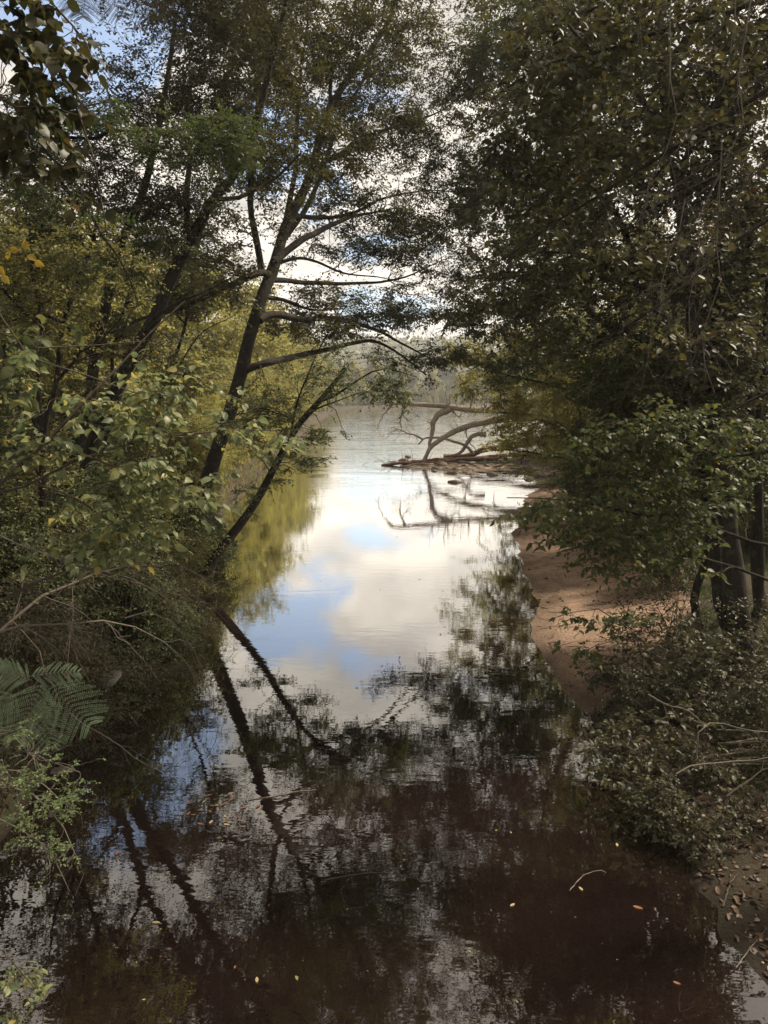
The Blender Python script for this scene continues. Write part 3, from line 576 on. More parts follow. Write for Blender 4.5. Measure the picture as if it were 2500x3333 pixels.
# near tree standing on the right bank beside the bridge, only its boughs reach the picture
BASE_R = P_(5.9, 6.7)
tree('alder_tree', 'broad-leaved boughs reaching in from the upper right, large leaves dark against the sky', 'tree',
 [([BASE_R-np.array([0, 0, .2]), np.array([5.8, 6.7, 3.5]), np.array([5.5, 6.9, 6.5]), np.array([5.2, 7.1, 9.])], .14, .06),
  ([np.array([5.6, 6.85, 6.0]), (1800, 150, 7.42), (1659, 190, 7.68), (1560, 260, 7.81), (1440, 330, 7.94), (1300, 420, 8.06), (1200, 480, 8.19), (1090, 560, 8.32)], .04, .008),
  ([np.array([5.45, 6.95, 7.0]), (1750, 0, 7.55), (1600, 20, 7.68), (1450, 60, 7.94), (1300, 110, 8.19), (1180, 140, 8.45), (1080, 200, 8.70)], .04, .008),
  ([np.array([5.4, 7., 7.2]), (1700, -90, 7.68), (1500, -60, 7.94), (1350, -20, 8.19), (1250, 30, 8.45), (1150, 60, 8.70)], .035, .008),
  ([np.array([5.7, 6.8, 5.0]), (1800, 420, 7.42), (1659, 480, 7.68), (1540, 560, 7.81), (1450, 640, 8.06), (1330, 720, 8.19), (1200, 780, 8.32)], .03, .007)],
 [(1180, 180, 8.45, 90, 110, .7, 1.2), (1120, 330, 8.45, 80, 110, .7, 1.2), (1180, 420, 8.32, 110, 90, .6, 1.2), (1300, 150, 8.19, 120, 110, .7, 1), (1300, 330, 8.06, 130, 90, .7, 1), (1400, 50, 8.06, 140, 80, .7, 1), (1480, 250, 7.94, 120, 90, .6, .6),
  (1550, 100, 7.81, 110, 100, .6, .7), (1580, 450, 7.81, 100, 120, .6, .5), (1380, 560, 8.19, 130, 70, .6, .5), (1500, 700, 8.06, 140, 70, .6, .5), (1200, 30, 8.45, 130, 60, .7, 1.1)],
 110, 420, 1050, .38, 6, ('ovate', .092, .056), M_DARK, B_DARK, B_TWIG, rpl=(.006, .004), rmin=(.0045, .003), sides=8, flat=.35, tr=.0016)

tree('alder_tree', 'leafy boughs spreading low over the sandy beach from the right edge, large green leaves', 'tree',
 [([P_(5.6, 6.6)-np.array([0, 0, .2]), np.array([5.5, 6.6, 2.]), np.array([5.2, 6.7, 4.2]), np.array([5.1, 6.7, 6.])], .10, .05),
  ([np.array([5.4, 6.6, 2.6]), (1800, 1190, 7.1), (1659, 1185, 7), (1600, 1160, 7.1), (1500, 1130, 7.2), (1380, 1110, 7.3), (1250, 1085, 7.4), (1150, 1075, 7.5), (1095, 1075, 7.5)], .028, .005),
  ([np.array([5.4, 6.6, 3.0]), (1800, 960, 6.9), (1659, 975, 6.9), (1560, 990, 7), (1450, 940, 7.1), (1350, 910, 7.2), (1270, 900, 7.3)], .025, .005),
  ([np.array([5.45, 6.6, 2.3]), (1750, 1290, 7.1), (1600, 1230, 7.2), (1500, 1200, 7.3), (1400, 1190, 7.4), (1290, 1170, 7.5), (1220, 1190, 7.5)], .025, .005),
  ([np.array([5.3, 6.7, 3.4]), (1800, 820, 7), (1659, 850, 7.1), (1560, 900, 7.2), (1450, 1000, 7.3), (1340, 1020, 7.4)], .02, .005)],
 [(1170, 1100, 7.5, 55, 32, .3, 1.2), (1280, 1130, 7.4, 100, 60, .55, 1.4), (1400, 1150, 7.3, 120, 70, .6, 1.2), (1500, 1100, 7.1, 90, 50, .5, .7), (1300, 1210, 7.4, 80, 25, .4, 1.0), (1350, 960, 7.2, 90, 45, .4, 1), (1460, 920, 7.1, 120, 60, .4, 1),
  (1580, 960, 7, 100, 60, .4, .6), (1400, 1030, 7.2, 110, 50, .4, 1.1), (1480, 1240, 7.2, 70, 30, .4, .35), (1260, 1150, 7.4, 70, 30, .3, 1)],
 110, 420, 800, .30, 6, ('broad', .072, .044), M_GREEN, B_DARK, B_TWIG, rpl=(.005, .003), rmin=(.004, .0025), sides=8, flat=.3, tr=.0015, hang=.35)

# ------------------------------------------------------------------ left foreground
tree('viburnum_shrub', 'large pale green leaves on arching branches, in front of the dark left trunks', 'shrub',
 [([P_(-4.6, 4.6)-np.array([0, 0, .2]), np.array([-4.5, 4.6, 2.]), np.array([-4.2, 4.6, 3.2])], .06, .035),
  ([np.array([-4.3, 4.6, 2.7]), (-120, 1130, 4.6), (0, 1044, 4.6), (70, 986, 4.6), (144, 909, 4.7), (192, 858, 4.8), (240, 810, 4.9), (288, 756, 5), (340, 705, 5.1), (400, 650, 5.2)], .024, .005),
  ([np.array([-4.4, 4.6, 2.2]), (-100, 1120, 4.7), (0, 1076, 4.7), (96, 1024, 4.7), (179, 983, 4.8), (256, 960, 4.9), (336, 944, 5), (384, 938, 5), (464, 932, 5.1), (531, 928, 5.2), (592, 930, 5.3)], .018, .003),
  ([np.array([-4.25, 4.6, 3.1]), (-100, 745, 4.6), (0, 749, 4.7), (96, 752, 4.8), (160, 749, 4.9), (330, 735, 5.1)], .012, .003),
  ([np.array([-4.25, 4.6, 3.0]), (-90, 700, 4.5), (0, 740, 4.5), (70, 775, 4.6), (141, 791, 4.7), (198, 813, 4.8), (256, 832, 4.9), (320, 858, 5), (400, 885, 5.1)], .010, .003),
  ([(180, 983, 4.8), (250, 1010, 4.8), (330, 1050, 4.9), (400, 1090, 5)], .008, .003),
  ([(60, 1040, 4.6), (150, 1070, 4.6), (230, 1120, 4.7), (300, 1180, 4.8)], .008, .003)],
 [(230, 900, 4.8, 110, 50, .35, 1), (330, 900, 5, 90, 60, .35, 1.1), (60, 960, 4.6, 80, 60, .3, .8), (300, 1010, 4.8, 110, 50, .35, 1.3), (380, 1060, 5, 70, 40, .3, 1.4), (230, 1080, 4.7, 110, 50, .3, 1.2), (290, 1160, 4.8, 90, 45, .3, 1.2), (180, 1180, 4.7, 90, 40, .3, .6),
  (480, 950, 5.1, 90, 35, .3, .7), (520, 900, 5.1, 90, 45, .3, .45), (590, 960, 5.2, 60, 30, .3, .5), (50, 830, 4.6, 60, 70, .3, .4), (350, 830, 5, 80, 40, .3, .5), (700, 930, 5.4, 25, 20, .2, .2)],
 90, 260, 400, .20, 5, ('broad', .066, .042), M_FRESH, B_TWIG, B_TWIG, rpl=(.004, .003), rmin=(.003, .002), sides=8, flat=.3, tr=.0014, hang=.45, wob=.015)

tree('dogwood_sapling', 'bright green broad leaves hanging on a thin stem by the left edge', 'sapling',
 [([P_(-4.9, 5.4)-np.array([0, 0, .2]), np.array([-4.6, 5.4, 2.5]), (-40, 900, 5), (5, 820, 5), (30, 740, 5), (60, 690, 5), (110, 650, 5)], .02, .004),
  ([(-30, 880, 5), (20, 850, 4.9), (60, 800, 4.8), (80, 760, 4.8)], .008, .003)],
 [(60, 760, 4.9, 55, 80, .25, 1), (30, 860, 4.9, 40, 40, .25, .6), (100, 700, 5, 50, 30, .25, .8)],
 16, 26, 26, .16, 4, ('broad', .095, .06), M_GREEN, B_TWIG, B_TWIG, rpl=(.004, .003), rmin=(.003, .002), sides=6, hang=.7)

tree('grape_vine', 'dark vine with large brownish leaves hanging in the top left corner', 'vine',
 [([P_(-4.2, 3.2)-np.array([0, 0, .2]), np.array([-3.8, 3.3, 4.]), np.array([-3.1, 3.4, 6.3]), (0, 60, 3.5), (60, 120, 3.5), (140, 160, 3.6), (200, 330, 3.7), (230, 500, 3.8)], .015, .004),
  ([(0, 60, 3.5), (90, 20, 3.5), (170, 60, 3.6), (200, 130, 3.6)], .008, .003),
  ([(-40, 180, 3.5), (40, 220, 3.5), (110, 240, 3.6), (170, 250, 3.6)], .008, .003)],
 [(110, 70, 3.6, 65, 60, .25, 1.4), (40, 130, 3.5, 60, 70, .25, 1.3), (140, 190, 3.6, 55, 60, .2, 1.2), (50, 260, 3.5, 60, 50, .25, 1), (130, 310, 3.6, 50, 60, .2, .5), (165, 440, 3.7, 30, 70, .15, .35), (30, 20, 3.5, 50, 30, .2, 1), (20, 340, 3.5, 40, 50, .2, .6)],
 40, 110, 190, .10, 3, ('broad', .066, .052), M_VINE, B_TWIG, B_TWIG, rpl=(.003, .002), rmin=(.0022, .0015), sides=6, hang=.8, tr=.001)

tree('locust_tree', 'fresh green feathery-leaved boughs across the upper left, in front of the dark crowns', 'tree',
 [([P_(-7.2, 9.0)-np.array([0, 0, .2]), np.array([-7., 9., 5.]), np.array([-6.2, 9., 8.]), (150, 300, 9), (230, 280, 9), (350, 290, 9), (470, 310, 9), (530, 330, 9)], .10, .01),
  ([(-60, 330, 9), (60, 250, 9), (140, 240, 9), (230, 220, 9)], .03, .008),
  ([(100, 330, 9), (180, 420, 8.8), (260, 560, 8.6), (300, 660, 8.5)], .02, .006)],
 [(220, 255, 9, 70, 30, .5, 1.2), (440, 300, 9, 100, 50, .6, 1.6), (100, 280, 9, 80, 40, .5, .8), (520, 340, 9, 60, 30, .4, 1), (320, 300, 9, 80, 40, .5, .9), (60, 420, 9, 70, 60, .5, .5), (330, 520, 8.6, 70, 40, .4, .6), (180, 590, 8.6, 80, 40, .4, .5)],
 40, 190, 1250, .22, 12, ('diamond', .042, .020), M_LOC, B_DARK, B_TWIG, rpl=(.006, .004), rmin=(.004, .003), sides=7, hang=.1, flat=.25)

tree('privet_shrub', 'twiggy shrub with tiny pale green leaves over the dark lower left water', 'shrub',
 [([P_(-3.6, 4.2)-np.array([0, 0, .2]), (-130, 1640, 3.9), (-50, 1590, 3.9), (20, 1600, 3.9), (80, 1640, 3.9), (140, 1650, 4), (172, 1668, 4)], .010, .0025),
  ([(-50, 1690, 3.8), (20, 1700, 3.8), (80, 1720, 3.8), (135, 1780, 3.9), (165, 1850, 3.9), (182, 1900, 3.9), (162, 1935, 3.9)], .006, .0015),
  ([(-40, 1750, 3.8), (40, 1790, 3.8), (100, 1830, 3.9), (130, 1880, 3.9), (150, 1925, 3.9)], .005, .0015),
  ([(-40, 1660, 3.9), (50, 1670, 3.9), (120, 1720, 3.9), (175, 1760, 4)], .005, .0015)],
 [(40, 1590, 3.9, 60, 22, .2, 1.2), (110, 1640, 3.9, 65, 25, .2, 1), (60, 1700, 3.8, 70, 35, .2, 1), (140, 1730, 3.9, 45, 45, .2, 1), (60, 1790, 3.8, 60, 40, .2, .8), (130, 1840, 3.9, 45, 45, .2, .9), (20, 1650, 3.8, 40, 40, .2, 1)],
 70, 150, 330, .07, 8, ('ovate', .016, .010), M_SMALL, B_PALE, B_PALE, rpl=(.003, .002), rmin=(.0016, .001), sides=6, tr=.0008, hang=0, wob=.01)

tree('elder_shrub', 'yellow-green ovate leaves in the bottom left corner over the water', 'shrub',
 [([P_(-3.3, 2.6)-np.array([0, 0, .2]), np.array([-2.7, 2.9, 1.2]), (-60, 2050, 3.1), (10, 2060, 3.1), (60, 2100, 3.1), (95, 2160, 3.1)], .010, .003),
  ([(-60, 2150, 3.0), (10, 2150, 3.0), (60, 2190, 3.0)], .005, .002)],
 [(20, 2080, 3.1, 25, 30, .1, 1), (70, 2140, 3.1, 40, 35, .1, 1.2), (40, 2200, 3.0, 50, 30, .1, 1), (10, 2030, 3.1, 12, 8, .1, .4)],
 10, 14, 26, .08, 5, ('broad', .046, .026), M_FRESH, B_TWIG, B_TWIG, rpl=(.003, .002), rmin=(.002, .0014), sides=5, hang=.4)

# ------------------------------------------------------------------ fern-like mimosa fronds
def frond(P0, P1, up, width, npairs=12, nl=19, droop=.12):
    g = Geo(); L_ = np.linalg.norm(P1-P0); t = np.linspace(0, 1, 9)[:, None]
    C = P0+(P1-P0)*t-np.array([0, 0, 1])*L_*droop*(t*t-t)*-1*0-np.array([0, 0, 1])*L_*droop*t*t
    stem = Geo(); tubes(stem, C, np.linspace(.0022, .001, 9), 4)
    up = nrm(up); pp, dd_, nn_, ll = [], [], [], []
    for i in range(npairs):
        u = (i+1.2)/(npairs+1.2); k = u*8; a = int(min(k, 7)); q = C[a]+(C[a+1]-C[a])*(k-a); T = nrm(C[a+1]-C[a])
        wl = width*math.sin(PI*(.22+.70*u))*(.95 if u < .8 else .85)
        for s in (-1, 1):
            lat = nrm(np.cross(T, up))*s; d = nrm(lat*.85+T*.5+rng.normal(size=3)*.06)
            E = q+d*wl; tt = np.linspace(0, 1, 4)[:, None]; pc = q+(E-q)*tt-np.array([0, 0, 1])*wl*.15*tt*tt
            tubes(stem, pc, np.linspace(.0009, .0005, 4), 3)
            for j in range(nl):
                v = (j+.5)/nl; pt = q+(E-q)*v-np.array([0, 0, 1])*wl*.15*v*v
                for s2 in (-1, 1):
                    l2 = nrm(np.cross(d, up))*s2
                    pp.append(pt); dd_.append(nrm(l2+d*.45)); nn_.append(up+rng.normal(size=3)*.15); ll.append(.0135*(width/.22)*(1-.6*abs(v-.4)))
    ll = np.array(ll); leaves(g, np.array(pp), np.array(dd_), np.array(nn_), ll, ll*.42, 'diamond')
    return stem, g
def frond_plant(label, base, fr, cat='mimosa', mleaf=M_MIM):
    root = empty('mimosa_branch', base, label, cat)
    g = Geo(); pts = [np.array(base)]
    for (a, b_, w, up) in fr:
        P0 = pix(*a); t = np.linspace(0, 1, 7)[:, None]
        mid = (np.array(base)+P0)/2+np.array([0, 0, .12])
        C = (1-t)**2*np.array(base)+2*(1-t)*t*mid+t*t*P0
        tubes(g, C, np.linspace(.006, .0022, 7), 5)
    g.obj('stem', B_TWIG, root)
    for (a, b_, w, up) in fr:
        st, lf = frond(pix(*a), pix(*b_), np.array(up, float), w)
        f = lf.obj('frond', mleaf, root, smooth_=False)
        ff = st.mesh('stalk', B_TWIG, np.array(root.location), True); link('stalk', ff, f)
    return root
frond_plant('fern-like green mimosa fronds low on the left bank, above the tiny-leaved twiggy shrub', P_(-3.5, 5.0),
 [((95, 1470, 5.0), (30, 1590, 4.7), .24, (.2, -.8, .9)), ((100, 1478, 5.0), (200, 1555, 4.8), .26, (-.1, -.8, .9)), ((60, 1462, 5.0), (175, 1440, 5.2), .17, (0, -.6, 1)), ((70, 1470, 5.0), (-20, 1440, 4.9), .2, (0, -.6, 1)),
  ((90, 1500, 4.9), (110, 1610, 4.7), .18, (0, -.9, .6)), ((40, 1500, 5), (-30, 1540, 4.8), .2, (0, -.8, .8))])
frond_plant('dark mimosa fronds hanging from the top edge against the blue sky, upper left', np.array([-2.9, 4.9, 7.9]),
 [((190, -60, 4.6), (178, 30, 4.5), .17, (.1, -1, .1)), ((160, -60, 4.6), (168, 20, 4.5), .14, (.1, -1, .1)), ((225, -50, 4.6), (262, 30, 4.6), .15, (0, -1, .1)), ((250, -60, 4.7), (325, 45, 4.7), .15, (-.1, -1, .1)), ((330, -40, 4.7), (372, 88, 4.8), .17, (0, -1, .1)), ((300, -60, 4.6), (350, 25, 4.7), .14, (0, -1, .2))], mleaf=M_DARK)
g = Geo(); gs = Geo()
rt = empty('locust_sprig', pix(165, 470, 4.6), 'single bright green feather leaf on a thin stalk, in front of the dark left crowns', 'leaf')
t = np.linspace(0, 1, 8)[:, None]; C = pix(120, 478, 4.6)*(1-t)+pix(300, 486, 4.6)*t+np.array([0, 0, .04])*np.sin(t*PI)
tubes(gs, C, np.linspace(.002, .001, 8), 4); gs.obj('stalk', B_TWIG, rt)
pp = []; dd2 = []
for k in range(11):
    for s in (-1, 1): pp.append(C[0]+(C[-1]-C[0])*(.28+.065*k)+np.array([0, 0, .035])); dd2.append([.45, .1*s, s*.8-.1])
leaves(g, np.array(pp), np.array(dd2, float), np.tile([0.1, -1., .5], (len(pp), 1)), .034, .018, 'ovate'); g.obj('leaflet', leaf_mat('bright_leaflet', [(0, (.07, .13, .03)), (1, (.11, .18, .04))], .45), rt, smooth_=False)
g = Geo(); gs = Geo(); rt = empty('golden_leaf_spray', pix(0, 560, 3.4), 'golden yellow lobed leaves on a twig at the left edge, the yellowest in the photo', 'leaf')
q0, q1 = pix(-60, 590, 3.4), pix(55, 540, 3.4); tubes(gs, np.array([q0, (q0+q1)/2+[0, 0, .02], q1]), np.array([.003, .002, .0012]), 4); gs.obj('stalk', B_TWIG, rt)
pp = [pix(x, y, 3.4) for x, y in ((55, 540), (40, 545), (60, 550), (15, 560), (-5, 575), (75, 565), (5, 595))]
dd2 = [(0, 0, 1), (-.9, 0, .5), (.9, 0, -.6), (.4, 0, .9), (.6, 0, -.8), (1, 0, -.5), (.7, 0, -.9)]
for p_, d_ in zip(pp, dd2):
    g = Geo(); leaves(g, np.array([p_]), np.array([d_], float), np.array([[.2, -1., .3]])+rng.normal(size=(1, 3))*.25, .046, .033, 'broad'); g.obj('leaflet', M_GOLD, rt, smooth_=False)

# ------------------------------------------------------------------ bare arching twigs and hanging vines
def twig(name, pts, r0, r1, m, label, cat, group=None, side=6, wob=.02, slen=.25):
    C = trace(pts, wob=wob); g = Geo(); k = len(C)
    tubes(g, C, np.linspace(r0, r1, k), 6, .05)
    nodes, ndr, nr_ = C, nrm(np.gradient(C, axis=0)), np.linspace(r0, r1, k)
    if side:
        for lev, n_, s_ in ((0, side, slen), (1, side*3, slen*.5)):
            j = rng.integers(int(len(nodes)*.15), len(nodes), n_)
            D = nrm(ndr[j]+rng.normal(size=(n_, 3))*.7); ln = s_*rng.uniform(.5, 1.6, n_)
            t = np.linspace(0, 1, 6)[None, :, None]
            B = nodes[j][:, None]+D[:, None]*ln[:, None, None]*t-np.array([0, 0, 1])*ln[:, None, None]*.25*t*t+rng.normal(size=(n_, 6, 3))*ln[:, None, None]*.02*(t > 0)
            rr = nr_[j]*.55
            tubes(g, B, rr[:, None]*np.linspace(1, .45, 6)[None], 4)
            nodes = B.reshape(-1, 3); ndr = nrm(np.gradient(B, axis=1)).reshape(-1, 3); nr_ = np.repeat(rr, 6)
    o = link(name, g.mesh(name, m, C[0], True)); o.location = C[0]; return tag(o, label, cat, group)
twig('bare_twig', [(-60, 1130, 4.4), (0, 1156, 4.4), (96, 1197, 4.5), (154, 1229, 4.5), (179, 1258, 4.6), (176, 1293, 4.6), (157, 1327, 4.6)], .007, .0015, B_PALE, 'bare pale twig curling back on itself, highest of those from the lower left edge', 'twig')
twig('bare_twig', [(-60, 1380, 4.4), (0, 1354, 4.4), (80, 1352, 4.6), (140, 1349, 4.8), (225, 1339, 5.1), (320, 1364, 5.5), (390, 1419, 5.8), (420, 1444, 6), (430, 1475, 6)], .010, .002, B_PALE, 'long pale bare twig arching from the left edge and ending over the pool', 'twig', side=12)
twig('bare_twig', [(-60, 1330, 4.6), (0, 1300, 4.6), (128, 1236, 4.8), (205, 1229, 5), (290, 1250, 5.3), (370, 1300, 5.6)], .011, .002, B_TWIG, 'dark bare twig rising from the left edge then flattening over the bank', 'twig', side=12)
twig('bare_twig', [(270, 1335, 6.2), (310, 1319, 6.3), (350, 1328, 6.4), (390, 1365, 6.5), (425, 1424, 6.6), (450, 1480, 6.7), (455, 1530, 6.8)], .007, .0015, B_PALE, 'short bare pale hoop of twig over the water just below the left point', 'twig', side=12)
twig('bare_twig', [(150, 1540, 6.3), (180, 1564, 6.3), (250, 1604, 6.4), (300, 1644, 6.4), (375, 1679, 6.5), (390, 1700, 6.5)], .007, .002, B_PALE, 'bare twig drooping from beside the mimosa fronds down to the pool', 'twig', side=6)
twig('bare_twig', [(-60, 1420, 5), (40, 1330, 5.2), (120, 1270, 5.6), (250, 1230, 6.4), (380, 1225, 7.4), (470, 1260, 8)], .014, .002, B_TWIG, 'thick dark twig sweeping from the left edge to below the leaning snag', 'twig', side=16, slen=.45)
for k in range(9):
    x0 = rng.uniform(200, 380); y0 = rng.uniform(1230, 1380); Y0 = rng.uniform(11, 14)
    twig('brush_twig', [(x0-120, y0-60, Y0), (x0-40, y0-75, Y0), (x0+40, y0-50, Y0), (x0+110+rng.uniform(0, 60), y0-10, Y0), (x0+190, y0+40+rng.uniform(0, 40), Y0)], .012, .003, B_TWIG, 'tangled dark bare twig leaning out from the undercut left bank', 'twig', 'brush twigs on the undercut left bank', side=12, slen=.6)
VT = [([(1455, -60, 5.6), (1448, 199, 5.6), (1442, 263, 5.6), (1426, 327, 5.6), (1404, 400, 5.6), (1390, 470, 5.7)], .006, 'pale hanging vine nearest the top of the photo, left of the others'),
 ([(1630, -60, 6), (1595, 199, 6), (1600, 305, 6), (1576, 337, 6), (1538, 391, 6), (1522, 449, 6), (1509, 519, 6), (1496, 583, 6), (1490, 647, 6), (1491, 743, 6)], .007, 'long knotted pale vine bending down from the top right across the trunks'),
 ([(1560, 300, 5.8), (1541, 455, 5.8), (1544, 551, 5.8), (1534, 679, 5.8), (1534, 775, 5.8), (1544, 850, 5.8)], .006, 'pale vine hanging straight in front of the three-stemmed tree'),
 ([(1480, 430, 5.9), (1448, 551, 5.9), (1429, 679, 5.9), (1403, 759, 5.9), (1384, 840, 5.9)], .006, 'pale vine slanting down to the left beside the limb fork'),
 ([(1590, -60, 6.2), (1576, 199, 6.2), (1500, 290, 6.2), (1416, 375, 6.2), (1370, 420, 6.2), (1320, 458, 6.2)], .005, 'thin vine slanting from upper right to lower left above the limb fork'),
 ([(1720, 300, 5.7), (1600, 420, 5.7), (1500, 640, 5.8), (1430, 800, 5.8), (1380, 900, 5.8)], .007, 'dark slanting vine from the right edge down past the fork')]
for pts, r, lab in VT: twig('hanging_vine', pts, r*.7, r*.35, B_PALE if 'dark' not in lab else B_TWIG, lab, 'vine', side=9, wob=.07, slen=.3)
for k in range(12):
    xa = rng.uniform(1500, 1760); ya = rng.uniform(-80, 560); ln = rng.uniform(300, 560); an = rng.uniform(.35, .95); Y0 = rng.uniform(5.4, 6.6)
    xb = xa-ln*math.cos(an); yb = ya+ln*math.sin(an)
    twig('slanting_twig', [(xa, ya, Y0), ((xa+xb)/2, (ya+yb)/2-rng.uniform(0, 25), Y0), (xb, yb, Y0)], .0045, .0015, B_TWIG, 'long thin bare twig slanting down to the left through the right-hand leaves', 'twig', 'slanting bare twigs among the right-hand leaves', side=5, wob=.02, slen=.3)
for pts, lab in (([(1505, 1635, 6.4), (1510, 1580, 6.4), (1530, 1566, 6.5), (1570, 1562, 6.6), (1640, 1575, 6.8), (1690, 1590, 6.9)], 'pale bare stick hooked down at one end, beside the stick pile'),
                 ([(1460, 1672, 6.0), (1500, 1652, 6.1), (1550, 1645, 6.2), (1620, 1643, 6.3), (1700, 1630, 6.4)], 'long thin pale stick lying below the stick pile on the right bank'),
                 ([(1400, 1500, 7.2), (1450, 1525, 7.1), (1490, 1540, 7), (1515, 1560, 6.9)], 'short arching twig among the right bank shrub leaves, left of the stick pile'),
                 ([(1570, 1720, 5.6), (1610, 1690, 5.7), (1659, 1660, 5.8), (1700, 1650, 5.9)], 'thin pale stick rising to the right edge above the grass')):
    twig('bare_twig', pts, .008, .004, B_PALE, lab, 'twig', side=3, slen=.15)
# pile of cut sticks
def ground_stick(x0, y0, x1, y1, r, lift=0.02):
    k = 12; t = np.linspace(0, 1, k); X_ = x0+(x1-x0)*t; Y_ = y0+(y1-y0)*t; Z_ = height(X_, Y_)
    Z_ = np.linspace(Z_[0], Z_[-1], k)*.7+Z_*.3+r+lift
    C = np.stack([X_, Y_, Z_], -1)+rng.normal(size=(k, 3))*r*.5; g = Geo(); tubes(g, C, np.linspace(r, r*.6, k), 6, .06); return g, C[0]
q = gpix(1620, 1570, .6)
for k in range(9):
    g, c0 = ground_stick(q[0]-.45+rng.uniform(-.3, .4), q[1]+.1+rng.uniform(-.35, .35), q[0]+1.3+rng.uniform(-.2, .4), q[1]-.2+rng.uniform(-.7, .5), rng.uniform(.007, .013), .05+.02*k)
    tag(link('cut_stick', g.mesh('cut_stick', B_DEAD, (0, 0, 0), True)), 'straight grey-brown cut stick in the pile at the right edge', 'stick', 'cut sticks piled on the right bank')
# ------------------------------------------------------------------ fallen dead tree and drift logs on the gravel bar
def dead():
    Y0 = 49.
    L_ = [([(1220, 925, 49.6), (1180, 900, 49.4), (1150, 893, 49.2), (1077, 888, 49), (1023, 882, 49), (969, 875, 49), (893, 872, 48.8), (854, 870, 48.6), (838, 883, 48.5)], .34, .10),
      ([(1200, 905, 49.4), (1140, 900, 49.3), (1059, 911, 49.2), (1023, 920, 49), (987, 931, 48.8), (951, 949, 48.6), (929, 967, 48.5), (915, 996, 48.4)], .30, .13),
      ([(973, 882, 49), (944, 902, 48.8), (929, 931, 48.6), (928, 966, 48.5)], .24, .09),
      ([(1050, 938, 49.2), (1027, 942, 49.2), (1009, 956, 49.1), (987, 978, 49), (960, 986, 49)], .17, .07),
      ([(1023, 980, 49), (1005, 963, 48.8), (969, 951, 48.7), (922, 945, 48.6), (904, 960, 48.5)], .11, .05),
      ([(915, 950, 48.6), (890, 938, 48.5), (862, 928, 48.4)], .07, .03), ([(880, 872, 48.7), (865, 900, 48.5), (867, 925, 48.4)], .09, .03), ([(874, 873, 48.7), (872, 895, 48.6), (880, 912, 48.5)], .06, .02),
      ([(975, 880, 49), (990, 900, 49.3), (1000, 880, 49.5)], .06, .02), ([(1010, 918, 49), (1010, 945, 49.3), (1030, 975, 49.4)], .05, .03)]
    root = empty('dead_tree', pix(1200, 985, 49.4), 'bleached bare fallen tree with arching limbs over the river, on the gravel bar', 'dead tree')
    root.location.z = .1
    g = Geo(); nodes = []; nd = []; nr = []
    for pts, a, b_ in L_:
        C = trace(pts, n=26, wob=.1); tubes(g, C, np.linspace(a, b_, 26), 9, .10); nodes.append(C[3:]); nd.append(nrm(np.gradient(C, axis=0))[3:]); nr.append(np.linspace(a, b_, 26)[3:])
    g.obj('trunk', B_DEAD, root)
    gb = Geo(); bl = [(900, 910, 48.6, 70, 30, 1.2), (860, 930, 48.5, 60, 20, 1), (980, 915, 49, 80, 30, 1.4), (1060, 900, 49, 60, 35, 1.5), (960, 850, 49, 80, 22, 1.2, .6), (840, 940, 48.4, 40, 15, 1), (1030, 850, 49, 60, 30, 1.3)]
    nodes, nd, nr = map(np.concatenate, (nodes, nd, nr))
    a, b_, c = grow(nodes, nd, nr, blob_points(bl, 60), gb, 8, 5, .6, .02, .016, -.05)
    grow(a, b_, c, blob_points(bl, 260), gb, 7, 4, .6, .008, .009, -.05, seq=False)
    gb.obj('branches', B_DEAD, root)
dead()
for pts, r0, r1, lab in (([(824, 1006, 48.9), (861, 1001, 48.9), (915, 1001, 49), (969, 997, 49.1), (1005, 992, 49.2), (1095, 992, 49.4)], .10, .2, 'longest thin dark log lying at the water line, tapering to the left'),
  ([(958, 986, 49.6), (1005, 985, 49.6), (1041, 974, 49.7), (1095, 963, 49.8), (1167, 953, 50), (1230, 950, 50.2)], .14, .28, 'thick reddish driftwood log propped up to the right above the bar'),
  ([(985, 993, 49.3), (1030, 989, 49.3), (1100, 983, 49.4), (1180, 985, 49.5)], .09, .16, 'dark red-brown log lying behind the long water-line log'),
  ([(1000, 985, 49.8), (1050, 975, 49.8), (1120, 955, 49.8)], .03, .06, 'pale thin stick resting across the driftwood'),
  ([(880, 999, 49.1), (930, 994, 49.2), (980, 990, 49.3)], .08, .10, 'short brown log stub beside the foot of the dead limb')):
    C = trace(pts, n=22, wob=.08); g = Geo(); tubes(g, C, np.linspace(r0, r1, 22), 9, .12)
    o = link('drift_log', g.mesh('drift_log', B_WET, C[0], True)); o.location = C[0]; tag(o, lab, 'log')
g = Geo(); c = pix(905, 1001, 49.0)
for k in range(160):
    p0 = c+rng.normal(size=3)*[1.1, .25, .10]; d = nrm(rng.normal(size=3)*[1, .5, .35]); tubes(g, np.array([p0, p0+d*.35+[0, 0, .04], p0+d*.8]), np.array([.018, .014, .008]), 3)
tag(link('driftwood_debris', g.mesh('driftwood_debris', B_WET)), 'matted twigs and debris caught on the log', 'debris', kind='stuff')
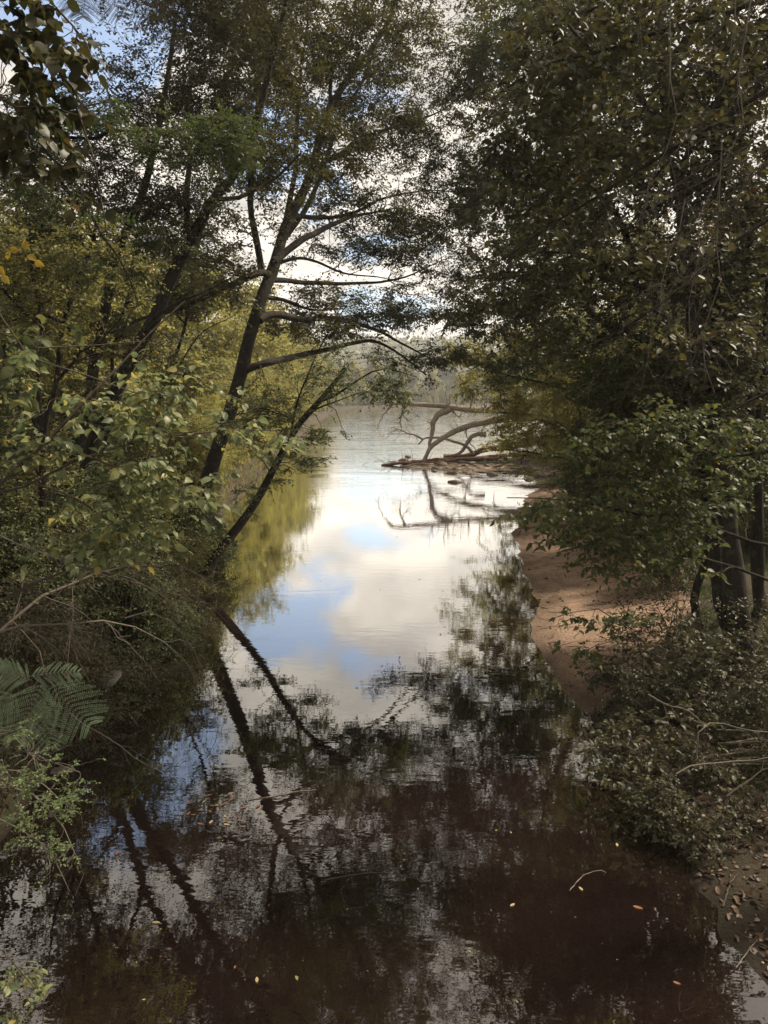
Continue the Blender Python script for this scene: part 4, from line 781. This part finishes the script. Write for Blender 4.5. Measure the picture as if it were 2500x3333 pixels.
# rocks
import bmesh
def rock_mesh(name, m, sx, sy, sz, seed, sub=3):
    bm = bmesh.new(); bmesh.ops.create_icosphere(bm, subdivisions=sub, radius=1)
    r = np.random.default_rng(seed); pl = nrm(r.normal(size=(14, 3))); dp = r.uniform(.62, .95, 14)
    for v in bm.verts:
        c = np.array(v.co); s = c@pl.T; k = np.min(np.where(s > dp, dp/np.maximum(s, 1e-6), 1)); v.co = Vector(c*k*[sx, sy, sz]*(1+.02*r.normal()))
    me = bpy.data.meshes.new(name); bm.to_mesh(me); bm.free(); me.materials.append(m); return me
RM = [rock_mesh('rock', M_ROCK, .32, .24, .17, s) for s in range(5)]
RP = [(572*.36+663, 820*.36+697), (610*.36+663, 803*.36+697), (800*.36+663, 818*.36+697), (1000, 1006), (1020, 1008), (1045, 1003), (1060, 1010), (1080, 1004), (1100, 1011), (1125, 1016), (1150, 1020), (985, 1013), (1022, 1022), (1042, 1018), (983, 1040), (1075, 1012), (1120, 1004), (1145, 1034), (1172, 1026), (1205, 1035), (955, 1008), (1065, 1024)]
RP += [(rng.uniform(930, 1230), rng.uniform(1000, 1022)) for _ in range(40)]
for i, (px, py) in enumerate(RP):
    q = gpix(px, py, 0.05); o = link('rock', RM[i % 5]); s = rng.uniform(.6, 1.5)*(1.6 if i in (18, 17) else 1)*(.6 if i > 21 else 1); o.location = (q[0], q[1], max(H(q[0], q[1]), -.02)+.03); o.scale = (s*1.2, s, s*.8); o.rotation_euler = (0, 0, rng.uniform(0, 6))
    if i in (0, 12, 18): tag(o, {0: 'wet dark rock just left of the foot of the dead limb', 12: 'flat dark rock out in the water in front of the logs', 18: 'broad flat rock at the beach end of the gravel bar'}[i], 'rock')
    else: tag(o, 'small brown river rock lying along the gravel bar', 'rock', 'rocks along the gravel bar')
o = link('slab_rock', rock_mesh('slab_rock', M_SLATE, .19, .13, .04, 35)); q = pix(238, 1466, 9.8); o.location = q; o.rotation_euler = (.55, -.35, .4)
tag(o, 'flat grey slab of rock jutting from the left bank above the dark pool', 'rock')
for (px, py, s) in ((130, 1640, .45), (40, 1860, .5), (90, 1800, .3)):
    q = gpix(px, py, .15); o = link('bank_rock', rock_mesh('bank_rock', M_ROCK, .4, .3, .25, int(px))); o.location = (q[0], q[1], H(q[0], q[1])+.02); o.scale = (s, s, s)
    tag(o, {130: 'dark rock at the foot of the left bank under the fronds', 40: 'larger brown rock at the lower left edge behind the twiggy shrub', 90: 'small brown rock at the left water edge behind the twiggy shrub'}[px], 'rock')

# ------------------------------------------------------------------ trees and shrubs made once and copied
def plant_kind(name, Ht, spread, nst, blobs_n, n1, n2, n3, tl, k, lf, mleaf, mbark, low=.15, trunk_r=.12, seed=0, twigs=False, lean=.15, rpl=(.012, .008), rmin=(.02, .01), flat=.5, sides=7, narrow=1.0):
    global rng
    keep = rng; rng = np.random.default_rng(1000+seed)
    g = Geo(); nodes = []; nd = []; nr = []
    for s in range(nst):
        an = rng.uniform(0, 6.28); ds = rng.uniform(.3, 1)*lean*Ht if nst > 1 or lean > .1 else lean*Ht
        tip = np.array([math.cos(an)*ds, math.sin(an)*ds, Ht*rng.uniform(.7, .92)])
        C = catmull(np.array([[0, 0, -.25], tip*[.2, .2, .3]+rng.normal(size=3)*.02*Ht, tip*[.6, .6, .65]+rng.normal(size=3)*.02*Ht, tip]), 18)
        C[:, :2] += rng.normal(size=2)*(.02*Ht if nst > 1 else 0)
        R = np.linspace(trunk_r, trunk_r*.2, 18); tubes(g, C, R, sides, .05)
        nodes.append(C[int(18*low):]); nd.append(nrm(np.gradient(C, axis=0))[int(18*low):]); nr.append(R[int(18*low):])
    nodes, nd, nr = map(np.concatenate, (nodes, nd, nr))
    bl = []
    for b in range(blobs_n):
        z = Ht*(low+(1-low)*(b+.5)/blobs_n); rr = spread*(math.sin(PI*(.18+.78*((z/Ht-low)/(1-low))**.8)))*.75+.12*spread
        for q in range(3):
            a = rng.uniform(0, 6.28); d = rr*rng.uniform(.2, .75)
            bl.append((math.cos(a)*d, math.sin(a)*d, z+rng.normal()*.04*Ht, rr*rng.uniform(.35, .65), Ht/blobs_n*rng.uniform(.35, .7)))
    bl = np.array(bl)
    def pts(n):
        w = bl[:, 3]**2*bl[:, 4]; c = rng.choice(len(bl), n, p=w/w.sum()); r = np.clip(rng.normal(size=(n, 3))*.6, -1.7, 1.7)
        return bl[c][:, :3]+r*np.stack([bl[c][:, 3], bl[c][:, 3], bl[c][:, 4]], -1)
    gb = Geo(); gl = Geo()
    a, b_, c = grow(nodes, nd, nr, pts(n1), gb, 7, 4, .6, rpl[0], rmin[0], .02)
    a, b_, c = grow(a, b_, c, pts(n2), gb, 5, 3, .6, rpl[1], rmin[1], 0, seq=False)
    leaf_twigs(a, b_, int(n3*Q), tl, k, lf, gb if twigs else None, gl, flat, .15, 3, rmin[1]*.5, clump=.5)
    ms = (g.mesh('trunk', mbark, smooth_=True), gb.mesh('branches', mbark, smooth_=True), gl.mesh('crown', mleaf))
    rng = keep
    return name, ms
def place(kind, x, y, s, rz, label, cat, group=None, z=None, sz=None, lean=0):
    name, ms = kind
    r = empty(name, (x, y, (H(x, y) if z is None else z)-.05), label, cat, group); r.scale = (s, s, sz or s); r.rotation_euler = (rng.normal()*.03+lean*0, lean, rz)
    for nm, me in zip(('trunk', 'branches', 'crown'), ms): link(nm, me, r)
    return r
K = {}
K['a'] = plant_kind('autumn_tree', 14, 4.2, 2, 9, 90, 700, 4200, .9, 6, ('ovate', .21, .15), M_YEL, B_DARK, low=.06, trunk_r=.16, seed=1)
K['b'] = plant_kind('autumn_tree', 13, 4.6, 3, 8, 90, 700, 4200, .9, 6, ('ovate', .21, .15), M_YEL2, B_DARK, low=.04, trunk_r=.14, seed=2)
K['c'] = plant_kind('autumn_tree', 11, 3.6, 3, 7, 80, 600, 4000, .7, 6, ('ovate', .17, .12), M_YEL, B_DARK, low=.03, trunk_r=.10, seed=3)
K['d'] = plant_kind('river_tree', 12, 4.2, 2, 8, 90, 700, 5000, .7, 7, ('ovate', .13, .09), M_YEL, B_DARK, low=.04, trunk_r=.13, seed=4)
K['e'] = plant_kind('river_tree', 13, 4.0, 2, 9, 90, 700, 5000, .7, 7, ('ovate', .13, .09), M_GREEN, B_DARK, low=.10, trunk_r=.15, seed=5)
K['f'] = plant_kind('far_tree', 18, 6.0, 1, 8, 60, 300, 2400, 1.6, 6, ('diamond', .55, .42), M_FAR, B_DARK, low=.06, trunk_r=.25, seed=6, lean=.05)
K['g'] = plant_kind('far_tree', 17, 6.5, 2, 8, 60, 300, 2400, 1.6, 6, ('diamond', .55, .42), M_YEL, B_DARK, low=.04, trunk_r=.25, seed=7)
# shrubs
K['s'] = plant_kind('bank_shrub', 1.5, 1.15, 7, 5, 50, 220, 480, .22, 6, ('ovate', .055, .032), M_DARK, B_TWIG, low=.1, trunk_r=.012, seed=11, twigs=True, lean=.5, rpl=(.006, .004), rmin=(.004, .0025))
K['t'] = plant_kind('bank_shrub', 1.3, 1.15, 9, 5, 50, 220, 480, .22, 6, ('ovate', .05, .026), M_DARK, B_TWIG, low=.1, trunk_r=.012, seed=12, twigs=True, lean=.55, rpl=(.006, .004), rmin=(.004, .0025))
K['u'] = plant_kind('bank_shrub', 1.2, 1.1, 6, 4, 40, 130, 240, .2, 5, ('broad', .085, .045), M_DARK, B_TWIG, low=.15, trunk_r=.010, seed=13, twigs=True, lean=.5, rpl=(.005, .004), rmin=(.004, .0025))
K['x'] = plant_kind('bank_plant', .75, .62, 5, 3, 18, 50, 58, .15, 5, ('broad', .078, .038), M_DARK, B_TWIG, low=.2, trunk_r=.006, seed=17, twigs=True, lean=.5, rpl=(.004, .003), rmin=(.003, .002))
K['v'] = plant_kind('bank_shrub', 2.4, 1.6, 7, 6, 70, 330, 1500, .3, 7, ('ovate', .065, .036), M_GREEN, B_DARK, low=.08, trunk_r=.022, seed=14, twigs=True, lean=.4, rpl=(.007, .005), rmin=(.006, .004))
K['w'] = plant_kind('bank_shrub', 2.6, 1.7, 8, 6, 80, 360, 900, .3, 6, ('ovate', .065, .036), M_YEL2, B_DARK, low=.08, trunk_r=.02, seed=15, twigs=True, lean=.45, rpl=(.007, .005), rmin=(.006, .004))
def XY(px, Y_): return (px*S-384)/FPX*Y_*1.012, Y_
for px, Y_, kd, s in ((-60, 25, 'b', .75), (60, 27, 'c', .8), (200, 30, 'a', .8), (330, 33, 'c', .85), (20, 36, 'a', 1), (150, 42, 'b', 1), (270, 47, 'a', 1), (390, 43, 'b', .9), (455, 52, 'a', 1), (530, 60, 'a', 1.05), (480, 72, 'b', 1.2), (560, 76, 'c', 1.35),
                      (600, 92, 'a', 1.15), (635, 112, 'b', 1.2), (570, 120, 'a', 1.4), (660, 140, 'a', 1.2), (330, 65, 'a', 1.2), (200, 62, 'b', 1.2), (60, 60, 'a', 1.2), (400, 90, 'a', 1.3), (-60, 50, 'b', 1.2), (250, 90, 'b', 1.3), (100, 95, 'a', 1.3)):
    x, y = XY(px, Y_); place(K[kd], x, y, s, rng.uniform(0, 6), 'yellow-green autumn tree in the lit wood along the left bank of the river', 'tree', 'autumn trees along the left bank of the river')
for px, Y_, kd, s in ((675, 180, 'g', .9), (690, 215, 'f', 1.), (712, 262, 'g', 1), (735, 300, 'f', 1), (775, 312, 'g', .9), (805, 330, 'g', 1.15), (850, 345, 'f', 1.1), (890, 360, 'f', 1.), (930, 380, 'g', 1.), (975, 390, 'f', 1.1), (1020, 400, 'f', 1.), (1065, 410, 'g', 1.1), (1110, 400, 'f', 1.1), (640, 190, 'g', 1.2), (760, 345, 'g', 1.2), (870, 390, 'g', 1.2), (955, 420, 'f', 1.3), (1040, 430, 'g', 1.2)):
    x, y = XY(px, Y_); place(K[kd], x, y, s, rng.uniform(0, 6), 'pale hazy tree in the distant line across the river', 'tree', 'distant trees across the river')
for k in range(26):
    px = 735+k*14.5; Y_ = np.interp(px, [735, 800, 860, 960, 1120], [272, 300, 330, 372, 405])+rng.uniform(0, 10)
    x, y = XY(px, Y_); place(K['g' if k % 3 else 'f'], x, y, rng.uniform(.3, .5), rng.uniform(0, 6), 'low hazy bush at the waterline across the river', 'bush', 'bushes at the far waterline')
for px, Y_, kd, s, lab in ((1245, 58, 'd', 1.0, 'light green tree behind the fallen dead tree where the river bends right'), (1300, 64, 'd', 1.15, 'tall light green tree behind the gravel bar, right of the river bend'), (1195, 95, 'a', 1., 'sunlit yellow-green tree far down the right bank above the dead tree'), (1225, 130, 'a', 1.2, 'hazy yellow-green tree farthest down the right bank')):
    x, y = XY(px, Y_); place(K[kd], x, y, s, rng.uniform(0, 6), lab, 'tree')
for px, Y_, kd, s in ((1330, 30, 'd', .62), (1420, 27, 'e', .7), (1520, 22, 'd', .7), (1640, 20, 'e', .7), (1560, 34, 'e', 1), (1400, 42, 'd', 1), (1680, 30, 'e', 1), (1500, 52, 'd', 1.2), (1640, 46, 'e', 1.1), (1350, 52, 'e', 1), (1290, 46, 'd', .75), (1260, 38, 'd', .6), (1780, 26, 'e', 1)):
    x, y = XY(px, Y_); place(K[kd], x, y, s, rng.uniform(0, 6), 'dense green tree in the dark wood behind the beach on the right', 'tree', 'trees of the wood behind the beach')
for Y_, t_, kd, s in [(yy_, rng.uniform(.5, 2.), 'cdc'[i_ % 3], 0) for i_, yy_ in enumerate([22.5, 24, 26, 28, 30, 32, 34.5, 37, 39.5, 42, 45, 48, 52, 56, 61, 66, 72, 80, 90, 100, 115, 130, 31, 35.5, 38.5, 41, 44, 47, 50.5, 54, 58.5, 64, 150, 170, 190, 215, 240])]:
    ex = np.interp(Y_, [p_[1] for p_ in poly[1:nL+1][10:]], [p_[0] for p_ in poly[1:nL+1][10:]]); s = .26+Y_/260
    place(K[kd], ex-t_*.9*(1+Y_/90)-.2*s, Y_, s, rng.uniform(0, 6), 'bushy shrub overhanging the waterline along the left bank of the river beyond the point', 'shrub', 'shrubs along the river beyond the point')
for x, y, kd, s in ((-10, -2, 'e', 1.1), (-12.5, 3, 'd', 1.1), (-8, -7, 'd', 1.1), (-14, 8, 'e', 1.), (-9.2, 11.5, 'e', .8)):  # added trees: they block sky light and sky reflection over the near creek
    place(K[kd], x, y, s, rng.uniform(0, 6), 'tall tree added on the near left bank to darken the creek', 'tree', 'trees added to darken the near creek from the left')
for x, y, kd, s in ((9.5, -1.5, 'e', 1.15), (13, -6, 'e', 1.2), (8, -6, 'd', 1.1), (14, 0, 'e', 1.25), (16, 5, 'e', 1.1)):  # added out of view to keep sun off the near creek and banks
    place(K[kd], x, y, s, rng.uniform(0, 6), 'tall unseen tree added on the near right bank to shade the creek', 'tree', 'unseen trees added to shade the near creek')
# leaning small-leaved trees over the water by the beach
for lab, dx in (('small-leaved olive tree leaning left over the water between the beach and the gravel bar', 0), ('small-leaved tree behind it whose twigs touch the dead tree, paler green', 1)):
    Y0 = 29+dx*9
    tree('willow_tree', lab, 'tree',
     [([root_pt(1330-dx*30, 1100, Y0), (1325-dx*30, 1040, Y0), (1290-dx*20, 950, Y0-.5), (1230, 860, Y0-1), (1170, 790, Y0-1.3), (1120, 720, Y0-1.5), (1080, 650, Y0-1.7)], .14, .03),
      ([(1290, 950, Y0-.5), (1220, 930, Y0-.8), (1150, 900, Y0-1), (1080, 890, Y0-1.2)], .06, .015),
      ([(1300, 990, Y0-.5), (1230, 990, Y0-.8), (1160, 980, Y0-1), (1090, 970, Y0-1.2)], .05, .015),
      ([(1330, 1000, Y0), (1370, 880, Y0), (1380, 760, Y0), (1340, 640, Y0)], .10, .03)],
     [(1120, 850, Y0-1.3, 65, 55, 1.3, 1.2), (1110, 940, Y0-1, 60, 45, 1.2, 1.1), (1200, 800, Y0-1, 110, 80, 1.6, 1.1), (1220, 930, Y0-.6, 120, 70, 1.6, 1.2), (1320, 860, Y0, 110, 110, 1.6, 1), (1130, 730, Y0-1.4, 90, 50, 1.4, .9), (1240, 700, Y0-1, 110, 60, 1.5, .8), (1350, 980, Y0, 100, 60, 1.4, .9), (1140, 1010, Y0-.8, 45, 20, .8, .7), (1030, 830, Y0-1, 60, 40, 1, .8), (1000, 760, Y0, 60, 35, 1, .5), (1060, 780, Y0-1.5, 60, 45, 1, .7), (1250, 1020, Y0-.6, 80, 20, 1, .6)],
     110, 650, 6400, .42, 7, ('ovate', .10, .055), M_YEL, B_DARK, B_DARK, rpl=(.012, .008), rmin=(.012, .007), sides=7, hang=.4)
def place_px(kd, px, py, z0, s, *a, **k):
    q = gpix(px, py, z0); return place(K[kd], q[0], q[1], s, rng.uniform(0, 6), *a, **k)
GL = 'shrubs on the steep left bank'; LL = 'leafy dark shrub crowding the steep left bank'
for kd, px, py, s in (('v', 330, 1290, .8), ('v', 240, 1310, .9), ('w', 420, 1200, .55), ('v', 150, 1260, 1), ('w', 50, 1290, 1), ('v', -20, 1330, 1), ('t', 300, 1350, .8), ('s', 210, 1400, .8), ('t', 120, 1410, .9), ('s', 40, 1430, .9), ('t', 170, 1470, .7), 
                      ('w', 340, 1215, .8), ('v', 260, 1225, .9), ('w', 180, 1200, 1), ('v', 60, 1210, 1.1), ('t', 380, 1260, .7), ('t', 360, 1235, .7), ('w', 100, 1175, 1.3), ('v', 250, 1180, 1.2), ('w', 330, 1170, 1.2), ('v', 400, 1165, .9), ('w', 0, 1180, 1.3), ('v', 440, 1150, .8), ('t', 440, 1190, .45)):
    place_px(kd, px, py, 1.0, s, LL, 'shrub', GL)
GR = 'low shrubs on the right bank'; LR = 'low leafy shrub in the tangle on the right bank beside the beach'
for kd, px, py, s in (('u', 1360, 1440, .8), ('u', 1440, 1480, .9), ('u', 1540, 1490, 1), ('u', 1630, 1500, 1), ('s', 1370, 1500, .6), ('x', 1480, 1570, 1.1), ('x', 1350, 1560, .9), ('u', 1450, 1700, .45), ('t', 1450, 1370, 1), ('t', 1700, 1450, 1.1),
                      ('x', 1330, 1590, 1.), ('x', 1360, 1640, 1.1), ('x', 1400, 1660, .9), ('x', 1450, 1720, .8), ('x', 1500, 1760, .7), ('x', 1390, 1590, 1.2), ('x', 1460, 1640, 1.1), ('x', 1560, 1720, .8), ('x', 1530, 1620, 1), ('x', 1620, 1700, .8), ('v', 1440, 1250, .8), ('v', 1400, 1190, .9), ('w', 1620, 1200, 1.2), ('v', 1340, 1160, .8), ('v', 1300, 1110, 1.), ('v', 1400, 1110, 1.2), ('v', 1500, 1130, 1.3), ('v', 1240, 1090, .8), ('w', 1700, 1200, 1.3), ('x', 1420, 1700, .9), ('s', 1700, 1600, .9)):
    place_px(kd, px, py, .5, s, LR, 'shrub', GR)
tree('bank_sapling', 'small sapling with a few leaves leaning left over the middle of the sandy beach', 'sapling',
 [([root_pt(1400, 1420, 9.5), (1390, 1400, 9.5), (1340, 1350, 9.4), (1290, 1320, 9.3), (1230, 1325, 9.2), (1180, 1340, 9.1)], .014, .004), ([(1380, 1400, 9.5), (1330, 1390, 9.4), (1270, 1405, 9.3), (1235, 1420, 9.2)], .008, .003)],
 [(1250, 1330, 9.2, 75, 22, .25, 1.2), (1340, 1345, 9.3, 60, 30, .3, 1), (1270, 1410, 9.3, 60, 22, .25, .8)], 18, 45, 95, .16, 5, ('broad', .075, .045), M_GREEN, B_TWIG, B_TWIG, rpl=(.004, .003), rmin=(.003, .002), sides=6)

# ------------------------------------------------------------------ grass, ground cover, litter (uncountable)
def scatter(n, xa, xb, ya, yb, cond):
    x = rng.uniform(xa, xb, n); y = rng.uniform(ya, yb, n); d, s = dist_water(x, y); k = cond(x, y, d, s)
    x, y = x[k], y[k]; return np.stack([x, y, height(x, y)], -1)
def grass(name, P, h, w, m, label):
    n = len(P); D = nrm(np.stack([rng.normal(size=n)*.45, rng.normal(size=n)*.45, np.ones(n)], -1)); Nn = rng.normal(size=(n, 3)); g = Geo()
    leaves(g, P, D, Nn, h*rng.uniform(.5, 1.3, n), w, 'blade'); tag(link(name, g.mesh(name, m)), label, 'grass', kind='stuff')
P = scatter(90000, 1, 12, 5, 26, lambda x, y, d, s: (s == 1) & (d > np.interp(y, [5, 8, 11, 14, 20, 26], [1.1, 1.0, 1.8, 2.9, 4.2, 4])+.4*fbm(x, y, 1.2, 3)) & (fbm(x, y, .9, 3) > -.35))
grass('grass', P, .10, .012, M_GRASS, 'short green grass growing at the back of the beach')
P = np.vstack([scatter(34000, -14, 0, 3, 30, lambda x, y, d, s: (s == 0) & (d > .15)), scatter(9000, -8, -2, 4, 11, lambda x, y, d, s: (s == 0) & (d > .1))]); P2 = scatter(16000, -22, -4, 28, 75, lambda x, y, d, s: (s == 0) & (d > .1)); grass('tall_grass', P2, .5, .07, M_YEL2, 'tall yellow-green grass along the river bank beyond the point')
grass('ground_cover', P, .17, .03, M_DARK, 'low leafy ground cover on the left bank')
def litter(name, P, l, w, m, label):
    n = len(P); a = rng.uniform(0, 6.28, n); D = np.stack([np.cos(a), np.sin(a), rng.normal(size=n)*.2], -1); Nn = np.array([0, 0, 1])+rng.normal(size=(n, 3))*.45; g = Geo(); P = P+[0, 0, .012]
    lz = rng.uniform(.3, 1.25, n)**1.3; leaves(g, P, D, Nn, l*lz, w*lz*rng.uniform(.5, 1.1, n), 'broad'); tag(link(name, g.mesh(name, m)), label, 'litter', kind='stuff')
P = scatter(3500, .5, 12, 3.4, 30, lambda x, y, d, s: (s == 1) & (d > .12) & (rng.random(len(x)) < np.where(d < .3, .7, np.interp(y, [4, 9, 12, 30], [1, .7, .4, .3]))))
P = np.vstack([P, scatter(900, 1, 8, 11, 28, lambda x, y, d, s: (s == 1) & (d > .02) & (d < .5)), scatter(6500, 1.5, 7, 3.4, 9.5, lambda x, y, d, s: (s == 1) & (d > .03) & (fbm(x, y, 1.6, 3) > -.5))]); litter('leaf_litter', P, .075, .05, M_LITTER, 'fallen brown leaves scattered over the right bank and beach')
P = scatter(9000, -12, 0, 3, 24, lambda x, y, d, s: (s == 0) & (d > .15)); litter('fallen_leaves', P, .07, .05, M_LITTER, 'fallen brown leaves under the left bank shrubs')
g = Geo(); P = scatter(900, 1, 9, 3.6, 30, lambda x, y, d, s: (s == 1) & (d > .1)); n = len(P); a = rng.uniform(0, 3.1, n); ln = rng.uniform(.08, .4, n)
dv = np.stack([np.cos(a), np.sin(a), np.zeros(n)], -1)*ln[:, None]; E = P+dv; E[:, 2] = height(E[:, 0], E[:, 1]); Mi = (P+E)/2+rng.normal(size=(n, 3))*.012; Mi[:, 2] = height(Mi[:, 0], Mi[:, 1])
C = np.stack([P, Mi, E], 1)+[0, 0, .008]; tubes(g, C, np.array([.006, .005, .003])[None]*np.ones((n, 1)), 4)
tag(link('twig_litter', g.mesh('twig_litter', B_TWIG)), 'small broken twigs strewn on the sand and mud', 'litter', kind='stuff')

# floating leaves
def leaf_mesh(m, seed, curl=.15):
    r = np.random.default_rng(seed); g = Geo(); u = np.linspace(-1, 1, 7); V = []; 
    for a in u:
        w = (1-abs(a)**1.8)**.7*.42; 
        for b_ in (-1, 0, 1): V.append((a*.5, b_*w*.5*(1+.15*r.normal()), curl*.25*(a*a)+.12*abs(b_)*w+.004))
    Fq = [(i*3+j, i*3+3+j, i*3+4+j, i*3+1+j) for i in range(6) for j in range(2)]
    g.add(np.array(V), np.array(Fq)); return g.mesh('floating_leaf', m, smooth_=True)
LM = [leaf_mesh(leaf_mat('pale_floating_leaf', [(0, (.42, .34, .17)), (1, (.42, .34, .17))], .1), 1), leaf_mesh(leaf_mat('brown_floating_leaf', [(0, (.24, .12, .06)), (1, (.24, .12, .06))], .1), 2), leaf_mesh(leaf_mat('green_floating_leaf', [(0, (.24, .26, .08)), (1, (.24, .26, .08))], .1), 3)]
def float_leaf(px, py, i, s, label, group=None):
    q = gpix(px, py, .004); o = link('floating_leaf', LM[i]); o.location = (q[0], q[1], .005); o.rotation_euler = (0, 0, rng.uniform(0, 6.28)); o.scale = (s, s, s); tag(o, label, 'leaf', group)
for (px, py, i, s, lab) in ((337, 1993, 0, .07, 'pale leaf floating alone on the dark lower left water, lit brightest there'), (254, 1843, 1, .075, 'brown leaf floating alone near the left bank, below the fronds'), (555, 2117, 0, .06, 'pale leaf floating at the bottom, just left of centre'), (641, 2113, 2, .055, 'greenish leaf floating at the bottom near the middle'),
                            (1107, 1955, 0, .06, 'pale leaf floating right of centre in the reflections'), (1333, 1825, 0, .06, 'yellow leaf floating near the right bank below the shrubs'), (1378, 1961, 1, .09, 'large rounded brown leaf sunk at the right shallows'), (1255, 1920, 0, .06, 'pale leaf floating in the right shallows beside a curved stem'), (1462, 2124, 1, .06, 'orange-brown leaf floating at the bottom right')):
    float_leaf(px, py, i, s, lab)
for k in range(26): float_leaf(rng.normal(480, 38), rng.normal(1752, 20), 1 if rng.random() < .8 else 0, rng.uniform(.05, .085), 'brown leaf floating in the small raft of leaves left of centre', 'raft of brown leaves on the pool')
for k in range(42):
    px, py = rng.uniform(150, 1450), rng.uniform(1650, 2200); float_leaf(px, py, int(rng.integers(0, 3)), rng.uniform(.014, .038), 'tiny leaf fragment floating on the dark pool', 'leaf fragments scattered on the pool')
for k in range(25):
    px, py = rng.uniform(620, 1100), rng.uniform(1050, 1600); q = gpix(px, py)
    if H(q[0], q[1]) < -.02: float_leaf(px, py, 1, rng.uniform(.05, .10), 'small dark leaf drifting on the bright open water', 'leaves drifting on the bright water')
q0, q1 = gpix(540, 1729, 0), gpix(682, 1706, 0); g = Geo(); t = np.linspace(0, 1, 12)[:, None]; C = q0*(1-t)+q1*t+rng.normal(size=(12, 3))*[.008, .008, .002]+[0, 0, .006]; tubes(g, C, np.linspace(.006, .004, 12), 6)
tag(link('floating_stick', g.mesh('floating_stick', B_DEAD, smooth_=True)), 'thin straight stick floating beside the raft of brown leaves', 'stick')

for pts_, r_, lab in (([(1230, 1925), (1262, 1890), (1300, 1880), (1312, 1892)], .005, 'curved pale stem floating in the right shallows'), ([(1560, 1960), (1575, 1925), (1590, 1905)], .012, 'short dark stick stuck in the mud of the lower right bank'), ([(1590, 2090), (1620, 2050), (1655, 2010)], .005, 'thin pale twig on the mud at the bottom right edge'), ([(700, 1900), (820, 1885), (930, 1905)], .008, 'dark waterlogged branch half sunk mid pool')):
    C = catmull(np.array([gpix(a_, b_, 0) for a_, b_ in pts_]), 14); C[:, 2] = np.maximum(height(C[:, 0], C[:, 1]), -.004)+r_*.5; C += rng.normal(size=C.shape)*r_*.4; g = Geo(); tubes(g, C, np.linspace(r_, r_*.5, 14), 6, .08)
    o = link('sunken_stick', g.mesh('sunken_stick', B_DEAD if 'pale' in lab else B_TWIG, C[0], True)); o.location = C[0]; tag(o, lab, 'stick')
# ------------------------------------------------------------------ far hill
xs2 = np.linspace(-700, 900, 120); ys2 = np.linspace(560, 1500, 40); X, Y = np.meshgrid(xs2, ys2)
Z = (54*np.exp(-((X-20)/260)**2)+30*np.exp(-((X-420)/260)**2)+34*np.exp(-((X+420)/250)**2))*smooth((Y-600)/260)*(1-smooth((Y-1100)/380))+2*fbm(X, Y, .03, 4)-1
idx = np.arange(X.size).reshape(X.shape); F = np.stack([idx[:-1, :-1], idx[:-1, 1:], idx[1:, 1:], idx[1:, :-1]], -1).reshape(-1, 4)
HM = mesh_quads('hill', np.stack([X.ravel(), Y.ravel(), Z.ravel()], -1), F, M_GROUND, smooth_=True); tag(link('hill', HM), kind='structure')
n = 26000; x = rng.uniform(-500, 600, n); y = rng.uniform(600, 1050, n)
z = (54*np.exp(-((x-20)/260)**2)+30*np.exp(-((x-420)/260)**2)+34*np.exp(-((x+420)/250)**2))*smooth((y-600)/260)+rng.uniform(0, 14, n)
g = Geo(); leaves(g, np.stack([x, y, z], -1), rng.normal(size=(n, 3)), rng.normal(size=(n, 3))+[0, -.6, .6], rng.uniform(3, 6, n), rng.uniform(2.5, 5, n), 'ovate')
tag(link('far_woods', g.mesh('far_woods', M_FAR)), 'blue-green wood covering the far hill', 'woods', kind='stuff')

# ------------------------------------------------------------------ haze
HAZE = .0006
if HAZE:
    V = np.array([(x, y, z) for x in (-1100, 1100) for y in (-70, 1650) for z in (-2.5, 76)], float)
    F = [(0, 1, 3, 2), (4, 6, 7, 5), (0, 4, 5, 1), (2, 3, 7, 6), (0, 2, 6, 4), (1, 5, 7, 3)]
    m, nt, N, L, out = mat('haze_air'); pv = N.new('ShaderNodeVolumePrincipled'); pv.inputs['Color'].default_value = (.96, .97, .97, 1); pv.inputs['Density'].default_value = HAZE; pv.inputs['Anisotropy'].default_value = .2
    L.new(pv.outputs[0], out.inputs['Volume'])
    tag(link('haze', mesh_quads('haze', V, F, m)), kind='stuff')
